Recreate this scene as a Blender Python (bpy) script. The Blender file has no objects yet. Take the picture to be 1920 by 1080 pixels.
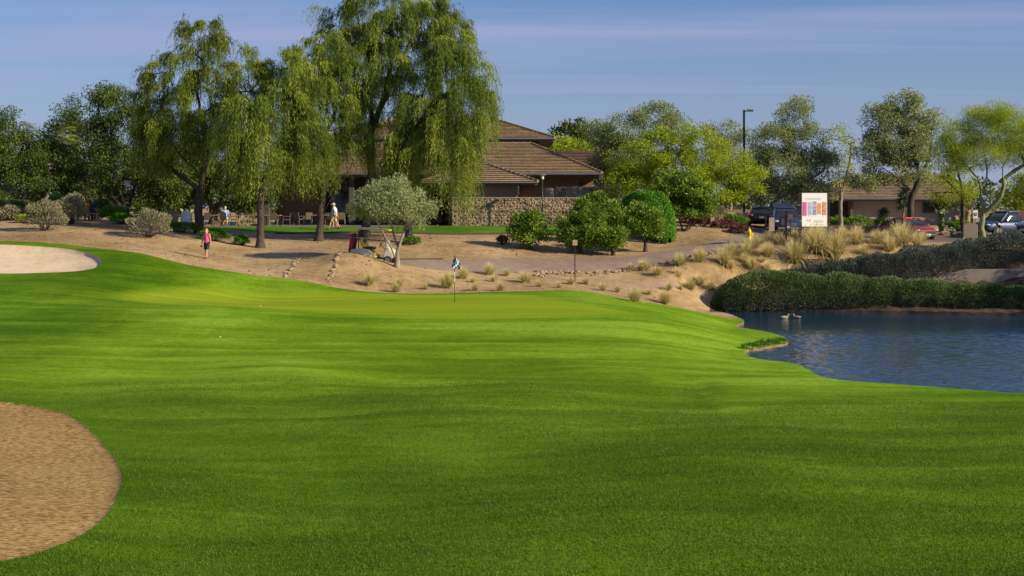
import bpy, bmesh, math, random
import numpy as np
from mathutils import Vector, Matrix, Euler
from mathutils.geometry import delaunay_2d_cdt

# ------------------------------------------------------------------ camera, sky, sun, exposure
scene = bpy.context.scene
col = scene.collection
F = 2600.0            # focal length in photo pixels (1920 wide)
HOR = 390.0           # photo row of the horizon
cam_d = bpy.data.cameras.new('camera')
cam = bpy.data.objects.new('camera', cam_d); col.objects.link(cam)
cam_d.sensor_width = 36.0; cam_d.lens = 36.0 * F / 1920.0
cam_d.shift_y = -(540.0 - HOR) / 1920.0
cam_d.clip_start = 0.1; cam_d.clip_end = 6000
cam.location = (0, 0, 0); cam.rotation_euler = (math.radians(90), 0, 0)
scene.camera = cam

SUN_EL = 27.0
SUN_AZ = 112.0         # clockwise from +Y (view direction): right and a little behind the camera
world = bpy.data.worlds.new('World'); scene.world = world
world.use_nodes = True
wn = world.node_tree.nodes; wl = world.node_tree.links
wn.clear()
w_out = wn.new('ShaderNodeOutputWorld'); w_bg = wn.new('ShaderNodeBackground')
w_sky = wn.new('ShaderNodeTexSky'); w_sky.sky_type = 'NISHITA'; w_sky.sun_disc = False
w_sky.sun_elevation = math.radians(SUN_EL); w_sky.sun_rotation = math.radians(SUN_AZ)
w_sky.air_density = 1.25; w_sky.dust_density = 0.3; w_sky.ozone_density = 4.5
# thin cirrus: stretched noise laid on a flat cloud layer overhead
w_tc = wn.new('ShaderNodeTexCoord'); w_sep = wn.new('ShaderNodeSeparateXYZ')
wl.new(w_tc.outputs['Generated'], w_sep.inputs[0])
def wmath(op, a, b=None, clamp=False):
    n = wn.new('ShaderNodeMath'); n.operation = op; n.use_clamp = clamp
    for i, v in enumerate((a, b)):
        if v is None: continue
        if isinstance(v, (int, float)): n.inputs[i].default_value = v
        else: wl.new(v, n.inputs[i])
    return n.outputs[0]
zc = wmath('ADD', wmath('MAXIMUM', w_sep.outputs[2], 0.0), 0.09)
cx = wmath('DIVIDE', w_sep.outputs[0], zc); cy = wmath('DIVIDE', w_sep.outputs[1], zc)
w_cmb = wn.new('ShaderNodeCombineXYZ'); wl.new(cx, w_cmb.inputs[0]); wl.new(cy, w_cmb.inputs[1])
w_map = wn.new('ShaderNodeMapping'); wl.new(w_cmb.outputs[0], w_map.inputs[0])
w_map.inputs['Rotation'].default_value = (0, 0, math.radians(-9)); w_map.inputs['Scale'].default_value = (0.22, 1.25, 1)
w_no = wn.new('ShaderNodeTexNoise'); wl.new(w_map.outputs[0], w_no.inputs['Vector'])
w_no.inputs['Scale'].default_value = 1.0; w_no.inputs['Detail'].default_value = 7; w_no.inputs['Roughness'].default_value = 0.55
w_no.inputs['Distortion'].default_value = 0.5
w_rmp = wn.new('ShaderNodeValToRGB'); wl.new(w_no.outputs[0], w_rmp.inputs[0])
w_rmp.color_ramp.elements[0].position = 0.40; w_rmp.color_ramp.elements[0].color = (0.08, 0.08, 0.08, 1)
w_rmp.color_ramp.elements[1].position = 0.66; w_rmp.color_ramp.elements[1].color = (0.85, 0.85, 0.85, 1)
w_mix = wn.new('ShaderNodeMix'); w_mix.data_type = 'RGBA'
w_veil = wmath('POWER', wmath('SUBTRACT', 1.0, wmath('MULTIPLY', wmath('MAXIMUM', w_sep.outputs[2], 0.0), 3.4), True), 3.0)
w_fac = wmath('MAXIMUM', w_rmp.outputs[0], wmath('MULTIPLY', w_veil, 0.85))
wl.new(w_fac, w_mix.inputs[0]); w_tint = wn.new('ShaderNodeMix'); w_tint.data_type = 'RGBA'; w_tint.blend_type = 'MULTIPLY'; w_tint.inputs[0].default_value = 1.0
wl.new(w_sky.outputs[0], w_tint.inputs[6]); w_tint.inputs[7].default_value = (0.73, 0.90, 1.32, 1)
wl.new(w_tint.outputs[2], w_mix.inputs[6])
w_mix.inputs[7].default_value = (4.6, 5.2, 8.0, 1)
wl.new(w_mix.outputs[2], w_bg.inputs[0]); w_bg.inputs[1].default_value = 0.056
wl.new(w_bg.outputs[0], w_out.inputs[0])

sun_d = bpy.data.lights.new('sun', 'SUN'); sun = bpy.data.objects.new('sun', sun_d); col.objects.link(sun)
sun_d.energy = 5.0; sun_d.angle = math.radians(0.5); sun_d.color = (1.0, 0.86, 0.60)
_az, _el = math.radians(SUN_AZ), math.radians(SUN_EL)
SUN_DIR = Vector((math.sin(_az) * math.cos(_el), math.cos(_az) * math.cos(_el), math.sin(_el)))
sun.rotation_euler = SUN_DIR.to_track_quat('Z', 'Y').to_euler()
sun.location = SUN_DIR * 300

vs = scene.view_settings
vs.view_transform = 'Standard'; vs.look = 'None'; vs.gamma = 1.0; vs.use_curve_mapping = False
vs.exposure = 0.5
scene.cycles.max_bounces = 6; scene.cycles.transparent_max_bounces = 8
scene.cycles.transmission_bounces = 4; scene.cycles.diffuse_bounces = 3; scene.cycles.glossy_bounces = 3

# ------------------------------------------------------------------ helpers
RNG = np.random.default_rng(7)
random.seed(7)

def P(x, y, d):
    """a point d metres in front of the camera seen at photo pixel x, y"""
    return np.array([(x - 960.0) / F * d, d, (HOR - y) / F * d])

def link(o, parent=None):
    col.objects.link(o)
    if parent is not None: o.parent = parent
    return o

def tag(o, label=None, cat=None, group=None, kind=None):
    if label: o['label'] = label
    if cat: o['category'] = cat
    if group: o['group'] = group
    if kind: o['kind'] = kind
    return o

def empty(name, loc, label=None, cat=None, group=None, rz=0.0, sc=1.0):
    o = bpy.data.objects.new(name, None); col.objects.link(o)
    o.empty_display_size = 0.2
    o.location = [float(v) for v in loc]; o.rotation_euler = (0, 0, rz); o.scale = (sc, sc, sc)
    return tag(o, label, cat, group)

def mesh_np(name, V, faces, mat=None, tint=None, smooth=False, uvn=None):
    """faces: list of int arrays (n,k) with k = 3 or 4 ..."""
    me = bpy.data.meshes.new(name)
    V = np.asarray(V, dtype=np.float32)
    me.vertices.add(len(V)); me.vertices.foreach_set('co', V.ravel())
    fl = [np.asarray(f, dtype=np.int32) for f in faces if len(f)]
    nl = sum(f.size for f in fl); nf = sum(len(f) for f in fl)
    me.loops.add(nl); me.polygons.add(nf)
    me.loops.foreach_set('vertex_index', np.concatenate([f.ravel() for f in fl]))
    tot = np.concatenate([np.full(len(f), f.shape[1], np.int32) for f in fl])
    st = np.concatenate([[0], np.cumsum(tot)[:-1]]).astype(np.int32)
    me.polygons.foreach_set('loop_start', st)
    if smooth: me.polygons.foreach_set('use_smooth', np.ones(nf, bool))
    if tint is not None:
        a = me.attributes.new('tint', 'FLOAT', 'POINT'); a.data.foreach_set('value', np.asarray(tint, np.float32))
    me.update(calc_edges=True); me.validate()
    if mat is not None: me.materials.append(mat)
    return me

def obj(name, me, parent=None, loc=None):
    o = bpy.data.objects.new(name, me); link(o, parent)
    if loc is not None: o.location = [float(v) for v in loc]
    return o

class MB:
    """collects simple shapes into one mesh"""
    def __init__(s): s.v = []; s.f = []; s.n = 0; s.M = Matrix.Identity(4)
    def add(s, V, Fs):
        V = [s.M @ Vector(v) for v in V]
        s.v.extend([tuple(v) for v in V]); s.f.extend([tuple(i + s.n for i in f) for f in Fs]); s.n += len(V)
        return s
    def box(s, c, sz, rz=0.0, taper=1.0):
        x, y, z = sz[0] / 2, sz[1] / 2, sz[2] / 2; ca, sa = math.cos(rz), math.sin(rz)
        V = []
        for dz in (-1, 1):
            t = 1.0 if dz < 0 else taper
            for dx, dy in ((-1, -1), (1, -1), (1, 1), (-1, 1)):
                px, py = dx * x * t, dy * y * t
                V.append((c[0] + px * ca - py * sa, c[1] + px * sa + py * ca, c[2] + dz * z))
        return s.add(V, [(3, 2, 1, 0), (4, 5, 6, 7), (0, 1, 5, 4), (1, 2, 6, 5), (2, 3, 7, 6), (3, 0, 4, 7)])
    def tube(s, pts, rad, k=8, caps=True):
        pts = [Vector(p) for p in pts]; n = len(pts)
        if not hasattr(rad, '__len__'): rad = [rad] * n
        V = []; prev = None
        for i, p in enumerate(pts):
            t = (pts[min(i + 1, n - 1)] - pts[max(i - 1, 0)])
            t = t.normalized() if t.length > 1e-9 else Vector((0, 0, 1))
            if prev is None:
                a = Vector((0, 0, 1)) if abs(t.z) < 0.9 else Vector((1, 0, 0))
                u = t.cross(a).normalized()
            else:
                u = (prev - t * prev.dot(t)).normalized()
            prev = u; w = t.cross(u)
            for j in range(k):
                a = 2 * math.pi * j / k
                V.append(p + (u * math.cos(a) + w * math.sin(a)) * rad[i])
        Fs = []
        for i in range(n - 1):
            for j in range(k):
                a, b = i * k + j, i * k + (j + 1) % k
                Fs.append((a, b, b + k, a + k))
        if caps:
            Fs.append(tuple(range(k))[::-1]); Fs.append(tuple(range((n - 1) * k, n * k)))
        return s.add(V, Fs)
    def lathe(s, prof, c=(0, 0, 0), k=20):
        V = []; n = len(prof)
        for r, z in prof:
            for j in range(k):
                a = 2 * math.pi * j / k
                V.append((c[0] + r * math.cos(a), c[1] + r * math.sin(a), c[2] + z))
        Fs = []
        for i in range(n - 1):
            for j in range(k):
                a, b = i * k + j, i * k + (j + 1) % k
                Fs.append((a, b, b + k, a + k))
        Fs.append(tuple(range(k))[::-1]); Fs.append(tuple(range((n - 1) * k, n * k)))
        return s.add(V, Fs)
    def ell(s, c, r, k=14, m=9, rot=None):
        V = []; Fs = []
        R = rot.to_matrix() if rot is not None else Matrix.Identity(3)
        for i in range(m + 1):
            th = math.pi * i / m
            for j in range(k):
                a = 2 * math.pi * j / k
                V.append(Vector(c) + R @ Vector((r[0] * math.sin(th) * math.cos(a), r[1] * math.sin(th) * math.sin(a), r[2] * math.cos(th))))
        for i in range(m):
            for j in range(k):
                a, b = i * k + j, i * k + (j + 1) % k
                Fs.append((a, a + k, b + k, b))
        return s.add(V, Fs)
    def quad(s, a, b, c, d): return s.add([a, b, c, d], [(0, 1, 2, 3)])
    def prism(s, poly, axis, t0, t1):
        """poly of 2-D points extruded along axis ('x','y','z') from t0 to t1"""
        n = len(poly); V = []
        for t in (t0, t1):
            for (a, b) in poly:
                V.append({'x': (t, a, b), 'y': (a, t, b), 'z': (a, b, t)}[axis])
        Fs = [tuple(range(n))[::-1], tuple(range(n, 2 * n))]
        for i in range(n): Fs.append((i, (i + 1) % n, n + (i + 1) % n, n + i))
        return s.add(V, Fs)
    def mesh(s, name, mat, smooth=False, bevel=0.0):
        me = bpy.data.meshes.new(name); me.from_pydata(s.v, [], s.f)
        bm = bmesh.new(); bm.from_mesh(me)
        bmesh.ops.remove_doubles(bm, verts=bm.verts, dist=1e-5)
        if bevel > 0:
            es = [e for e in bm.edges if len(e.link_faces) == 2 and e.calc_face_angle(0) > 0.6]
            bmesh.ops.bevel(bm, geom=es, offset=bevel, segments=2, profile=0.5, affect='EDGES', clamp_overlap=True)
        bmesh.ops.recalc_face_normals(bm, faces=bm.faces)
        bm.to_mesh(me); bm.free()
        if smooth:
            for p in me.polygons: p.use_smooth = True
        me.materials.append(mat)
        return me
    def build(s, name, mat, parent=None, smooth=False, bevel=0.0, loc=None):
        return obj(name, s.mesh(name, mat, smooth, bevel), parent, loc)

def copy_tree(o, parent=None):
    c = o.copy(); col.objects.link(c); c.parent = parent
    for ch in list(o.children): copy_tree(ch, c)
    return c

# ------------------------------------------------------------------ materials
class NT:
    def __init__(s, name):
        s.m = bpy.data.materials.new(name); s.m.use_nodes = True
        s.n = s.m.node_tree.nodes; s.l = s.m.node_tree.links; s.n.clear()
        s.out = s.n.new('ShaderNodeOutputMaterial')
    def node(s, t, **kw):
        n = s.n.new(t)
        for k, v in kw.items(): setattr(n, k, v)
        return n
    def set(s, sock, v):
        if hasattr(v, 'is_output'): s.l.new(v, sock)
        elif isinstance(v, (tuple, list)) and len(v) == 3 and sock.type == 'RGBA': sock.default_value = (*v, 1)
        else: sock.default_value = v
    def coords(s, kind='Object', scale=(1, 1, 1), rot=(0, 0, 0)):
        tc = s.node('ShaderNodeTexCoord'); mp = s.node('ShaderNodeMapping')
        s.l.new(tc.outputs[kind], mp.inputs[0]); mp.inputs['Scale'].default_value = scale; mp.inputs['Rotation'].default_value = rot
        return mp.outputs[0]
    def noise(s, vec, scale, detail=3, rough=0.55, dist=0.0):
        n = s.node('ShaderNodeTexNoise'); s.set(n.inputs['Vector'], vec)
        n.inputs['Scale'].default_value = scale; n.inputs['Detail'].default_value = detail
        n.inputs['Roughness'].default_value = rough; n.inputs['Distortion'].default_value = dist
        return n.outputs[0]
    def voro(s, vec, scale, feature='F1'):
        n = s.node('ShaderNodeTexVoronoi'); n.feature = feature; s.set(n.inputs['Vector'], vec); n.inputs['Scale'].default_value = scale
        return n
    def ramp(s, fac, stops):
        n = s.node('ShaderNodeValToRGB'); s.set(n.inputs[0], fac); e = n.color_ramp.elements
        while len(e) < len(stops): e.new(0.5)
        for i, (p, c) in enumerate(stops):
            e[i].position = p; e[i].color = (*c, 1) if len(c) == 3 else c
        return n.outputs[0]
    def mix(s, f, a, b, mode='MIX'):
        n = s.node('ShaderNodeMix'); n.data_type = 'RGBA'; n.blend_type = mode
        s.set(n.inputs[0], f); s.set(n.inputs[6], a); s.set(n.inputs[7], b)
        return n.outputs[2]
    def math(s, op, a, b=0.0, clamp=False):
        n = s.node('ShaderNodeMath'); n.operation = op; n.use_clamp = clamp
        s.set(n.inputs[0], a); s.set(n.inputs[1], b)
        return n.outputs[0]
    def attr(s, name):
        n = s.node('ShaderNodeAttribute'); n.attribute_name = name
        return n.outputs['Fac']
    def bump(s, h, strength=0.3, dist=0.02, normal=None):
        n = s.node('ShaderNodeBump'); s.set(n.inputs['Height'], h)
        n.inputs['Strength'].default_value = strength; n.inputs['Distance'].default_value = dist
        if normal is not None: s.l.new(normal, n.inputs['Normal'])
        return n.outputs[0]
    def bsdf(s, color, rough=0.7, normal=None, metal=0.0, spec=0.5, coat=0.0):
        b = s.node('ShaderNodeBsdfPrincipled'); s.set(b.inputs['Base Color'], color); s.set(b.inputs['Roughness'], rough)
        b.inputs['Metallic'].default_value = metal; b.inputs['Specular IOR Level'].default_value = spec
        b.inputs['Coat Weight'].default_value = coat
        if coat: b.inputs['Coat Roughness'].default_value = 0.05
        if normal is not None: s.l.new(normal, b.inputs['Normal'])
        return b.outputs[0]
    def done(s, sh): s.l.new(sh, s.out.inputs[0]); return s.m

def plain(name, c, rough=0.6, metal=0.0, coat=0.0, var=0.12, scale=9.0, bump=0.0, spec=0.5):
    t = NT(name); v = t.coords()
    n = t.noise(v, scale, 4)
    c2 = tuple(min(1, x * (1 + var)) for x in c); c1 = tuple(x * (1 - var) for x in c)
    cc = t.ramp(n, [(0.3, c1), (0.7, c2)])
    nm = t.bump(t.noise(v, scale * 6, 3), bump, 0.01) if bump else None
    return t.done(t.bsdf(cc, rough, nm, metal, spec, coat))

def foliage(name, dark, mid, light, transl=0.3, rough=0.55, nscale=0.6):
    t = NT(name); a = t.attr('tint')
    n = t.noise(t.coords('Object'), nscale, 2)
    f = t.math('ADD', t.math('MULTIPLY', a, 0.7), t.math('MULTIPLY', n, 0.55))
    f = t.math('SUBTRACT', f, 0.12, True)
    c = t.ramp(f, [(0.1, dark), (0.5, mid), (0.9, light)])
    b = t.bsdf(c, rough, spec=0.3)
    tr = t.node('ShaderNodeBsdfTranslucent'); t.set(tr.inputs[0], t.mix(0.5, c, light))
    mx = t.node('ShaderNodeMixShader'); mx.inputs[0].default_value = transl
    t.l.new(b, mx.inputs[1]); t.l.new(tr.outputs[0], mx.inputs[2])
    return t.done(mx.outputs[0])

def bark(name, a, b):
    t = NT(name); v = t.coords('Object', (1, 1, 0.25))
    n = t.noise(v, 9, 6, 0.65, 0.6)
    return t.done(t.bsdf(t.ramp(n, [(0.3, a), (0.7, b)]), 0.9, t.bump(n, 0.7, 0.04)))

M = {}
def turf(name, zones=False, base=None, grain=24.0):
    """mown turf; with zones, the cuts (approach, green) and the shade painted as darker rough come from the mesh"""
    t = NT(name); v = t.coords('Object')
    big = t.noise(t.coords('Object', (0.10, 0.85, 1), (0, 0, 0.06)), 1.0, 4, 0.55, 0.5)
    mid = t.noise(v, 0.9, 4, 0.6); blot = t.noise(v, 0.12, 3, 0.55, 0.4)
    g = t.noise(v, grain, 3, 0.75); g2 = t.noise(v, grain * 0.2, 4, 0.75)
    f = t.math('ADD', t.math('MULTIPLY', big, 0.42), t.math('ADD', t.math('MULTIPLY', mid, 0.16), t.math('MULTIPLY', blot, 0.42)))
    def R(c): return t.ramp(f, [(0.40, c[0]), (0.5, c[1]), (0.6, c[2])])
    if zones:
        c = R(((0.076, 0.154, 0.003), (0.124, 0.228, 0.008), (0.19, 0.31, 0.024)))  # lighter approach tone, also carries the sunlit band across the middle
        rough = R(((0.036, 0.088, 0.0015), (0.064, 0.138, 0.0028), (0.102, 0.193, 0.006)))  # darker rough tone, also stands in for shaded ground
        streak = t.noise(t.coords('Object', (0.05, 1.7, 1), (0, 0, -0.03)), 1.0, 3, 0.6)
        grn = t.ramp(streak, [(0.38, (0.175, 0.255, 0.01)), (0.5, (0.205, 0.285, 0.013)), (0.62, (0.245, 0.32, 0.02))])
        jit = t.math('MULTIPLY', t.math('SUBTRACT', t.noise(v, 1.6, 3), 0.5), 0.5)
        rough_shade = t.math('ADD', t.attr('rough'), t.math('MULTIPLY', jit, 0.8), True)
        c = t.mix(rough_shade, c, rough)
        gm = t.ramp(t.math('ADD', t.attr('green'), t.math('MULTIPLY', jit, 0.35)), [(0.12, (0, 0, 0)), (0.9, (1, 1, 1))])
        c = t.mix(gm, c, grn)
        fine = t.math('SUBTRACT', 0.95, t.math('MULTIPLY', gm, 0.7))
    else:
        c = R(base); fine = 0.6
    gg = t.ramp(t.math('ADD', t.math('MULTIPLY', g, .6), t.math('MULTIPLY', g2, .4)), [(0.36, (.55, .58, .5)), (0.5, (1, 1, 1)), (0.64, (1.45, 1.38, 1.2))])
    c = t.mix(fine, c, t.mix(1.0, c, gg, 'MULTIPLY'))
    h = t.math('ADD', g, t.math('MULTIPLY', g2, 1.2))
    return t.done(t.bsdf(c, 0.85, t.bump(h, 0.5, 0.035), spec=0.04))
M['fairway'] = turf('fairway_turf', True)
M['lawn'] = turf('lawn_turf', False, ((0.05, 0.12, 0.008), (0.085, 0.18, 0.014), (0.12, 0.22, 0.03)), 30)

def dirt(name, c0, c1, c2, peb=7.0, amt=0.5, stretch=(1, 1, 1), con=0.09, bw=0.45):
    t = NT(name); v = t.coords('Object'); vs_ = t.coords('Object', stretch)
    big = t.noise(v, 0.22, 4, 0.6, 0.3); mid = t.noise(vs_, 2.3, 5, 0.7); fin = t.noise(vs_, 26, 3, 0.7)
    f = t.math('ADD', t.math('MULTIPLY', big, bw), t.math('ADD', t.math('MULTIPLY', mid, 0.8 - bw), t.math('MULTIPLY', fin, 0.2)))
    c = t.ramp(f, [(0.5 - con, c0), (0.5, c1), (0.5 + con, c2)])
    vo = t.voro(v, peb)
    pm = t.ramp(vo.outputs['Distance'], [(0.10, (1, 1, 1)), (0.2, (0, 0, 0))])
    hit = t.math('GREATER_THAN', t.noise(v, 5.0, 2), 0.56)
    pc = t.ramp(t.noise(v, 11, 2), [(0.35, tuple(x * 0.45 for x in c0)), (0.65, tuple(min(.8, x * 1.25) for x in c2))])
    c = t.mix(t.math('MULTIPLY', t.math('MULTIPLY', pm, hit), amt), c, pc)
    h = t.math('ADD', t.math('MULTIPLY', mid, 0.7), t.math('ADD', t.math('MULTIPLY', fin, 0.35), t.math('MULTIPLY', t.math('MULTIPLY', pm, hit), 0.15)))
    return t.done(t.bsdf(c, 0.95, t.bump(h, 0.75, 0.07), spec=0.1))
M['dirt'] = dirt('desert_dirt', (0.22, 0.142, 0.072), (0.335, 0.23, 0.125), (0.43, 0.312, 0.18))
M['bunker'] = dirt('bunker_sand', (0.46, 0.35, 0.235), (0.55, 0.43, 0.30), (0.62, 0.50, 0.37), 12, 0.1)
M['coarse_sand'] = dirt('coarse_bunker_sand', (0.13, 0.069, 0.022), (0.345, 0.208, 0.078), (0.55, 0.38, 0.168), 14, 0.1, (3.2, 8.0, 3), 0.075, 0.12)
M['path'] = dirt('cart_path', (0.21, 0.155, 0.12), (0.26, 0.195, 0.15), (0.30, 0.23, 0.18), 20, 0.25)
M['lowpath'] = dirt('sandy_path', (0.27, 0.18, 0.115), (0.35, 0.245, 0.16), (0.41, 0.295, 0.20), 20, 0.25)
M['asphalt'] = dirt('parking_asphalt', (0.13, 0.105, 0.095), (0.165, 0.135, 0.12), (0.20, 0.165, 0.145), 25, 0.2)
M['bankdirt'] = dirt('bank_dirt', (0.13, 0.085, 0.06), (0.20, 0.135, 0.095), (0.27, 0.19, 0.13), 6, 0.5)
M['banksoil'] = dirt('dark_shaded_bank_soil', (0.035, 0.025, 0.02), (0.065, 0.046, 0.036), (0.12, 0.085, 0.06), 4, 0.6)  # dark damp soil, with the far bank's shade put into the colour
def water_mat():
    t = NT('pond_water'); v = t.coords('Object', (1.0, 1.6, 1))
    nm = t.bump(t.noise(v, 9.0, 3, 0.6), 0.35, 0.02)
    return t.done(t.bsdf((0.006, 0.033, 0.078), 0.05, nm, spec=0.5))
M['water'] = water_mat()
# ------------------------------------------------------------------ terrain
WATER_Z = -5.6
CP = [  # photo column, photo row, metres away
 (0,1080,19),(960,1080,19),(1920,1080,19),(-500,1080,19),(2400,1080,19),
 (0,950,24),(500,950,24.2),(960,950,24),(1450,950,24),(1920,950,24),
 (0,850,29.6),(300,850,30),(960,850,30.2),(1500,850,29.6),(1920,850,29.2),
 (0,780,36),(400,780,35.8),(960,780,36.2),(1300,780,35.4),(1650,780,35.6),(1920,785,35),
 (0,700,43.5),(300,715,42.6),(700,720,42.6),(1100,720,42.2),(1400,735,41),(1545,728,42.5),(1750,742,40.8),(1920,757,39.4),
 (0,640,49.8),(300,655,49.4),(700,655,49.6),(1000,650,50),(1250,655,50.6),(1380,672,51.3),(1480,693,47.8),(1540,716,44.4),
 (0,598,54.5),(100,587,56),(200,578,57.6),(400,574,59.2),(560,583,58.6),(700,592,57.8),(960,598,57),(1180,590,58.5),(1300,612,57),(1390,648,54.8),
 (60,570,58.5),(0,540,62),(150,545,62.5),(300,560,63.4),(480,553,67),(700,551,67.5),(852,566,63),(940,551,67.5),(1060,566,64.2),(1150,581,61.8),
 (1250,600,60.5),(1360,626,59.5),(1440,638,58),(1300,600,63.5),(1365,612,64.2),
 (1080,545,69.2),(1180,561,69.5),(1290,580,69),(1370,598,67.5),(1000,546,69.4),
 (0,514,66.6),(130,511,67),(200,495,69),(200,520,66),(330,500,70),(260,478,71),(0,460,72),(100,464,72),(0,452,73.5),(110,457,73.2),(400,503,70.7),(300,530,66.5),(500,521,69.6),(600,535,69),(690,547,68.7),(400,530,67.3),
 (0,430,80),(150,430,80),(150,447,76),(0,410,89),(250,415,88),(300,450,78),(310,470,75),(390,485,74),(440,500,72.6),(480,464,80),(380,440,84),(330,426,91),
 (520,500,72.2),(575,523,69.6),(585,490,73.2),(590,474,76),(540,475,76.5),
 (640,534,69.6),(640,505,71.6),(645,474,73.6),(690,480,74),(730,510,72.4),(740,545,69.6),(765,500,74.6),(690,492,76),(740,495,76.4),
 (650,461,81),(720,466,80.5),(850,461,82),(850,440,87.6),(600,447,84),(500,440,87.4),(1000,440,87.6),(850,425,93),(500,425,93),(1050,425,94),(600,425,100),(1100,440,90),
 (900,500,77.6),(1000,499,78.2),(1100,496,78.8),(1300,470,81.5),(1420,451,85.5),
 (850,531,72.6),(950,522,75.2),(1000,540,71.6),(1100,521,76.4),(1150,549,73.2),(1200,530,75.8),(1330,537,76),(1250,503,78),(1230,565,72.6),(1290,577,73.4),
 (1000,468,82.5),(1150,476,82),(1250,460,85.5),(1330,432,88),(1200,455,86),
 (1400,534,78.2),(1450,508,79.6),(1350,500,78.6),(1500,480,81),(1570,476,82),(1650,470,82.6),(1700,462,84),(1480,446,84.5),(1550,448,85),(1700,453,87),(1850,452,87),
 (1345,578,75.0),(1400,572,75.9),(1600,575,74.8),(1800,577,73.6),(1920,578,73.0),(1400,551,77),(1600,553,77),(1800,556,76),(1920,557,75.6),(1500,532,79.6),(1700,537,79.2),(1920,545,78.6),(1760,541,80.1),(1850,542,80.1),(1960,542,80.1),(2100,542,80.1),(1800,507,80.9),(1920,503,80.9),(2100,503,80.9),
 (1920,470,84.5),(1800,480,83.5),
 (1470,444,88),(1700,449,92),(1920,446,92),(1600,436,100),(1900,434,100),(1400,425,96),(1300,415,98),
]
CW = np.array([P(*c) for c in CP])
CW = np.vstack([CW, [[0, 0, -1.75], [-12, 0, -2.2], [12, 0, -2.2], [0, 9, -3.55], [-12, 9, -3.7], [12, 9, -3.7],
                     [45, 30, -5.1], [-45, 30, -4.9], [-45, 60, -3.2], [-45, 85, -0.9], [45, 88, -2.0], [45, 78, -4.2], [45, 100, -1.7], [-45, 100, -0.7], [0, 100, -1.25]]])
def _k(r2): return np.where(r2 > 1e-9, 0.5 * r2 * np.log(np.maximum(r2, 1e-12)), 0.0)
_n = len(CW); _S = 20.0
_xy = CW[:, :2] / _S
_A = np.zeros((_n + 3, _n + 3))
_d2 = ((_xy[:, None, :] - _xy[None, :, :]) ** 2).sum(-1)
_A[:_n, :_n] = _k(_d2) + np.eye(_n) * 2e-4
_A[:_n, _n:] = np.c_[np.ones(_n), _xy]; _A[_n:, :_n] = _A[:_n, _n:].T
_w = np.linalg.solve(_A, np.r_[CW[:, 2], np.zeros(3)])
def H(x, y):
    x = np.atleast_1d(np.asarray(x, float)); y = np.atleast_1d(np.asarray(y, float))
    xc = np.clip(x, -46, 46); yc = np.clip(y, -2, 101)
    out = np.empty(len(x))
    for i in range(0, len(x), 20000):
        q = np.c_[xc[i:i + 20000], yc[i:i + 20000]] / _S
        d2 = ((q[:, None, :] - _xy[None]) ** 2).sum(-1)
        out[i:i + 20000] = _k(d2) @ _w[:_n] + _w[_n] + q @ _w[_n + 1:]
    far = np.clip((y - 98) / 25, 0, 1); out = out * (1 - far) + (-1.25) * far
    # slow rolls of the fairway in front
    roll = 0.10 * np.sin(x * 0.33 + y * 0.21 + 0.6) + 0.06 * np.sin(x * 0.62 - y * 0.33 + 1.9) + 0.035 * np.sin(x * 1.15 + y * 0.8)
    m = np.clip((52 - y) / 8, 0, 1) * np.clip((y - 12) / 6, 0, 1) * np.clip((11 - x) / 5, 0, 1)
    out = out + roll * m * 1.05
    return out
def Hs(x, y): return float(H([x], [y])[0])
def G(px, d, dz=0.0):
    X = (px - 960.0) / F * d
    return np.array([X, d, Hs(X, d) + dz])
def RAY(px, py, d0=18.0, d1=110.0):
    """where the sight line through a photo pixel first meets the ground"""
    d = np.arange(d0, d1, 0.1)
    h = H((px - 960.0) / F * d, d) - (HOR - py) / F * d
    k = np.argmax(h > 0)
    return G(px, d[k]) if h[k] > 0 else G(px, d1)

def smooth_poly(pts, it=2, closed=True):
    p = np.array(pts, float)
    for _ in range(it):
        if closed:
            q = np.roll(p, -1, 0); a = 0.75 * p + 0.25 * q; b = 0.25 * p + 0.75 * q
            p = np.stack([a, b], 1).reshape(-1, p.shape[1])
        else:
            a = 0.75 * p[:-1] + 0.25 * p[1:]; b = 0.25 * p[:-1] + 0.75 * p[1:]
            p = np.vstack([p[:1], np.stack([a, b], 1).reshape(-1, p.shape[1]), p[-1:]])
    return p
def resample(p, step, closed=True):
    q = np.vstack([p, p[:1]]) if closed else p
    s = np.r_[0, np.cumsum(np.linalg.norm(np.diff(q, axis=0), axis=1))]
    n = max(3, int(round(s[-1] / step))); t = np.linspace(0, s[-1], n + 1)
    if closed: t = t[:-1]
    return np.c_[np.interp(t, s, q[:, 0]), np.interp(t, s, q[:, 1])]
def XY(lst): return [((a - 960.0) / F * d, d) for a, d in lst]
def inside(poly, x, y):
    r = np.zeros(len(x), bool); n = len(poly)
    x0, y0 = poly[-1]
    for x1, y1 in poly:
        c = ((y1 > y) != (y0 > y))
        if abs(y0 - y1) > 1e-12: r ^= c & (x < (x0 - x1) * (y - y1) / (y0 - y1) + x1)
        x0, y0 = x1, y1
    return r
def shore(x, y): d = F * -WATER_Z / (y - HOR); return ((x - 960.0) / F * d, d)
lake = [shore(*p) for p in ((1325,582.5),(1342,586),(1368,592),(1393,602),(1396,606),(1388,611),(1372,616),(1400,620),(1440,626),(1468,635),(1478,641),(1474,648),(1450,653),(1415,657),(1397,661),(1396,667),(1412,677),(1450,682),(1497,687),(1515,698),(1543,715),(1610,721),(1700,727),(1800,735),(1920,745))]
lake += [(24, 38.4), (34, 36), (60, 34), (60, 70), (40, 71.2)] + [shore(*p) for p in ((1920,592),(1750,588.5),(1600,586),(1450,584))]
lake = resample(smooth_poly(lake, 2), 0.3)
lake += np.random.default_rng(3).normal(0, 0.025, lake.shape)
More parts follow.
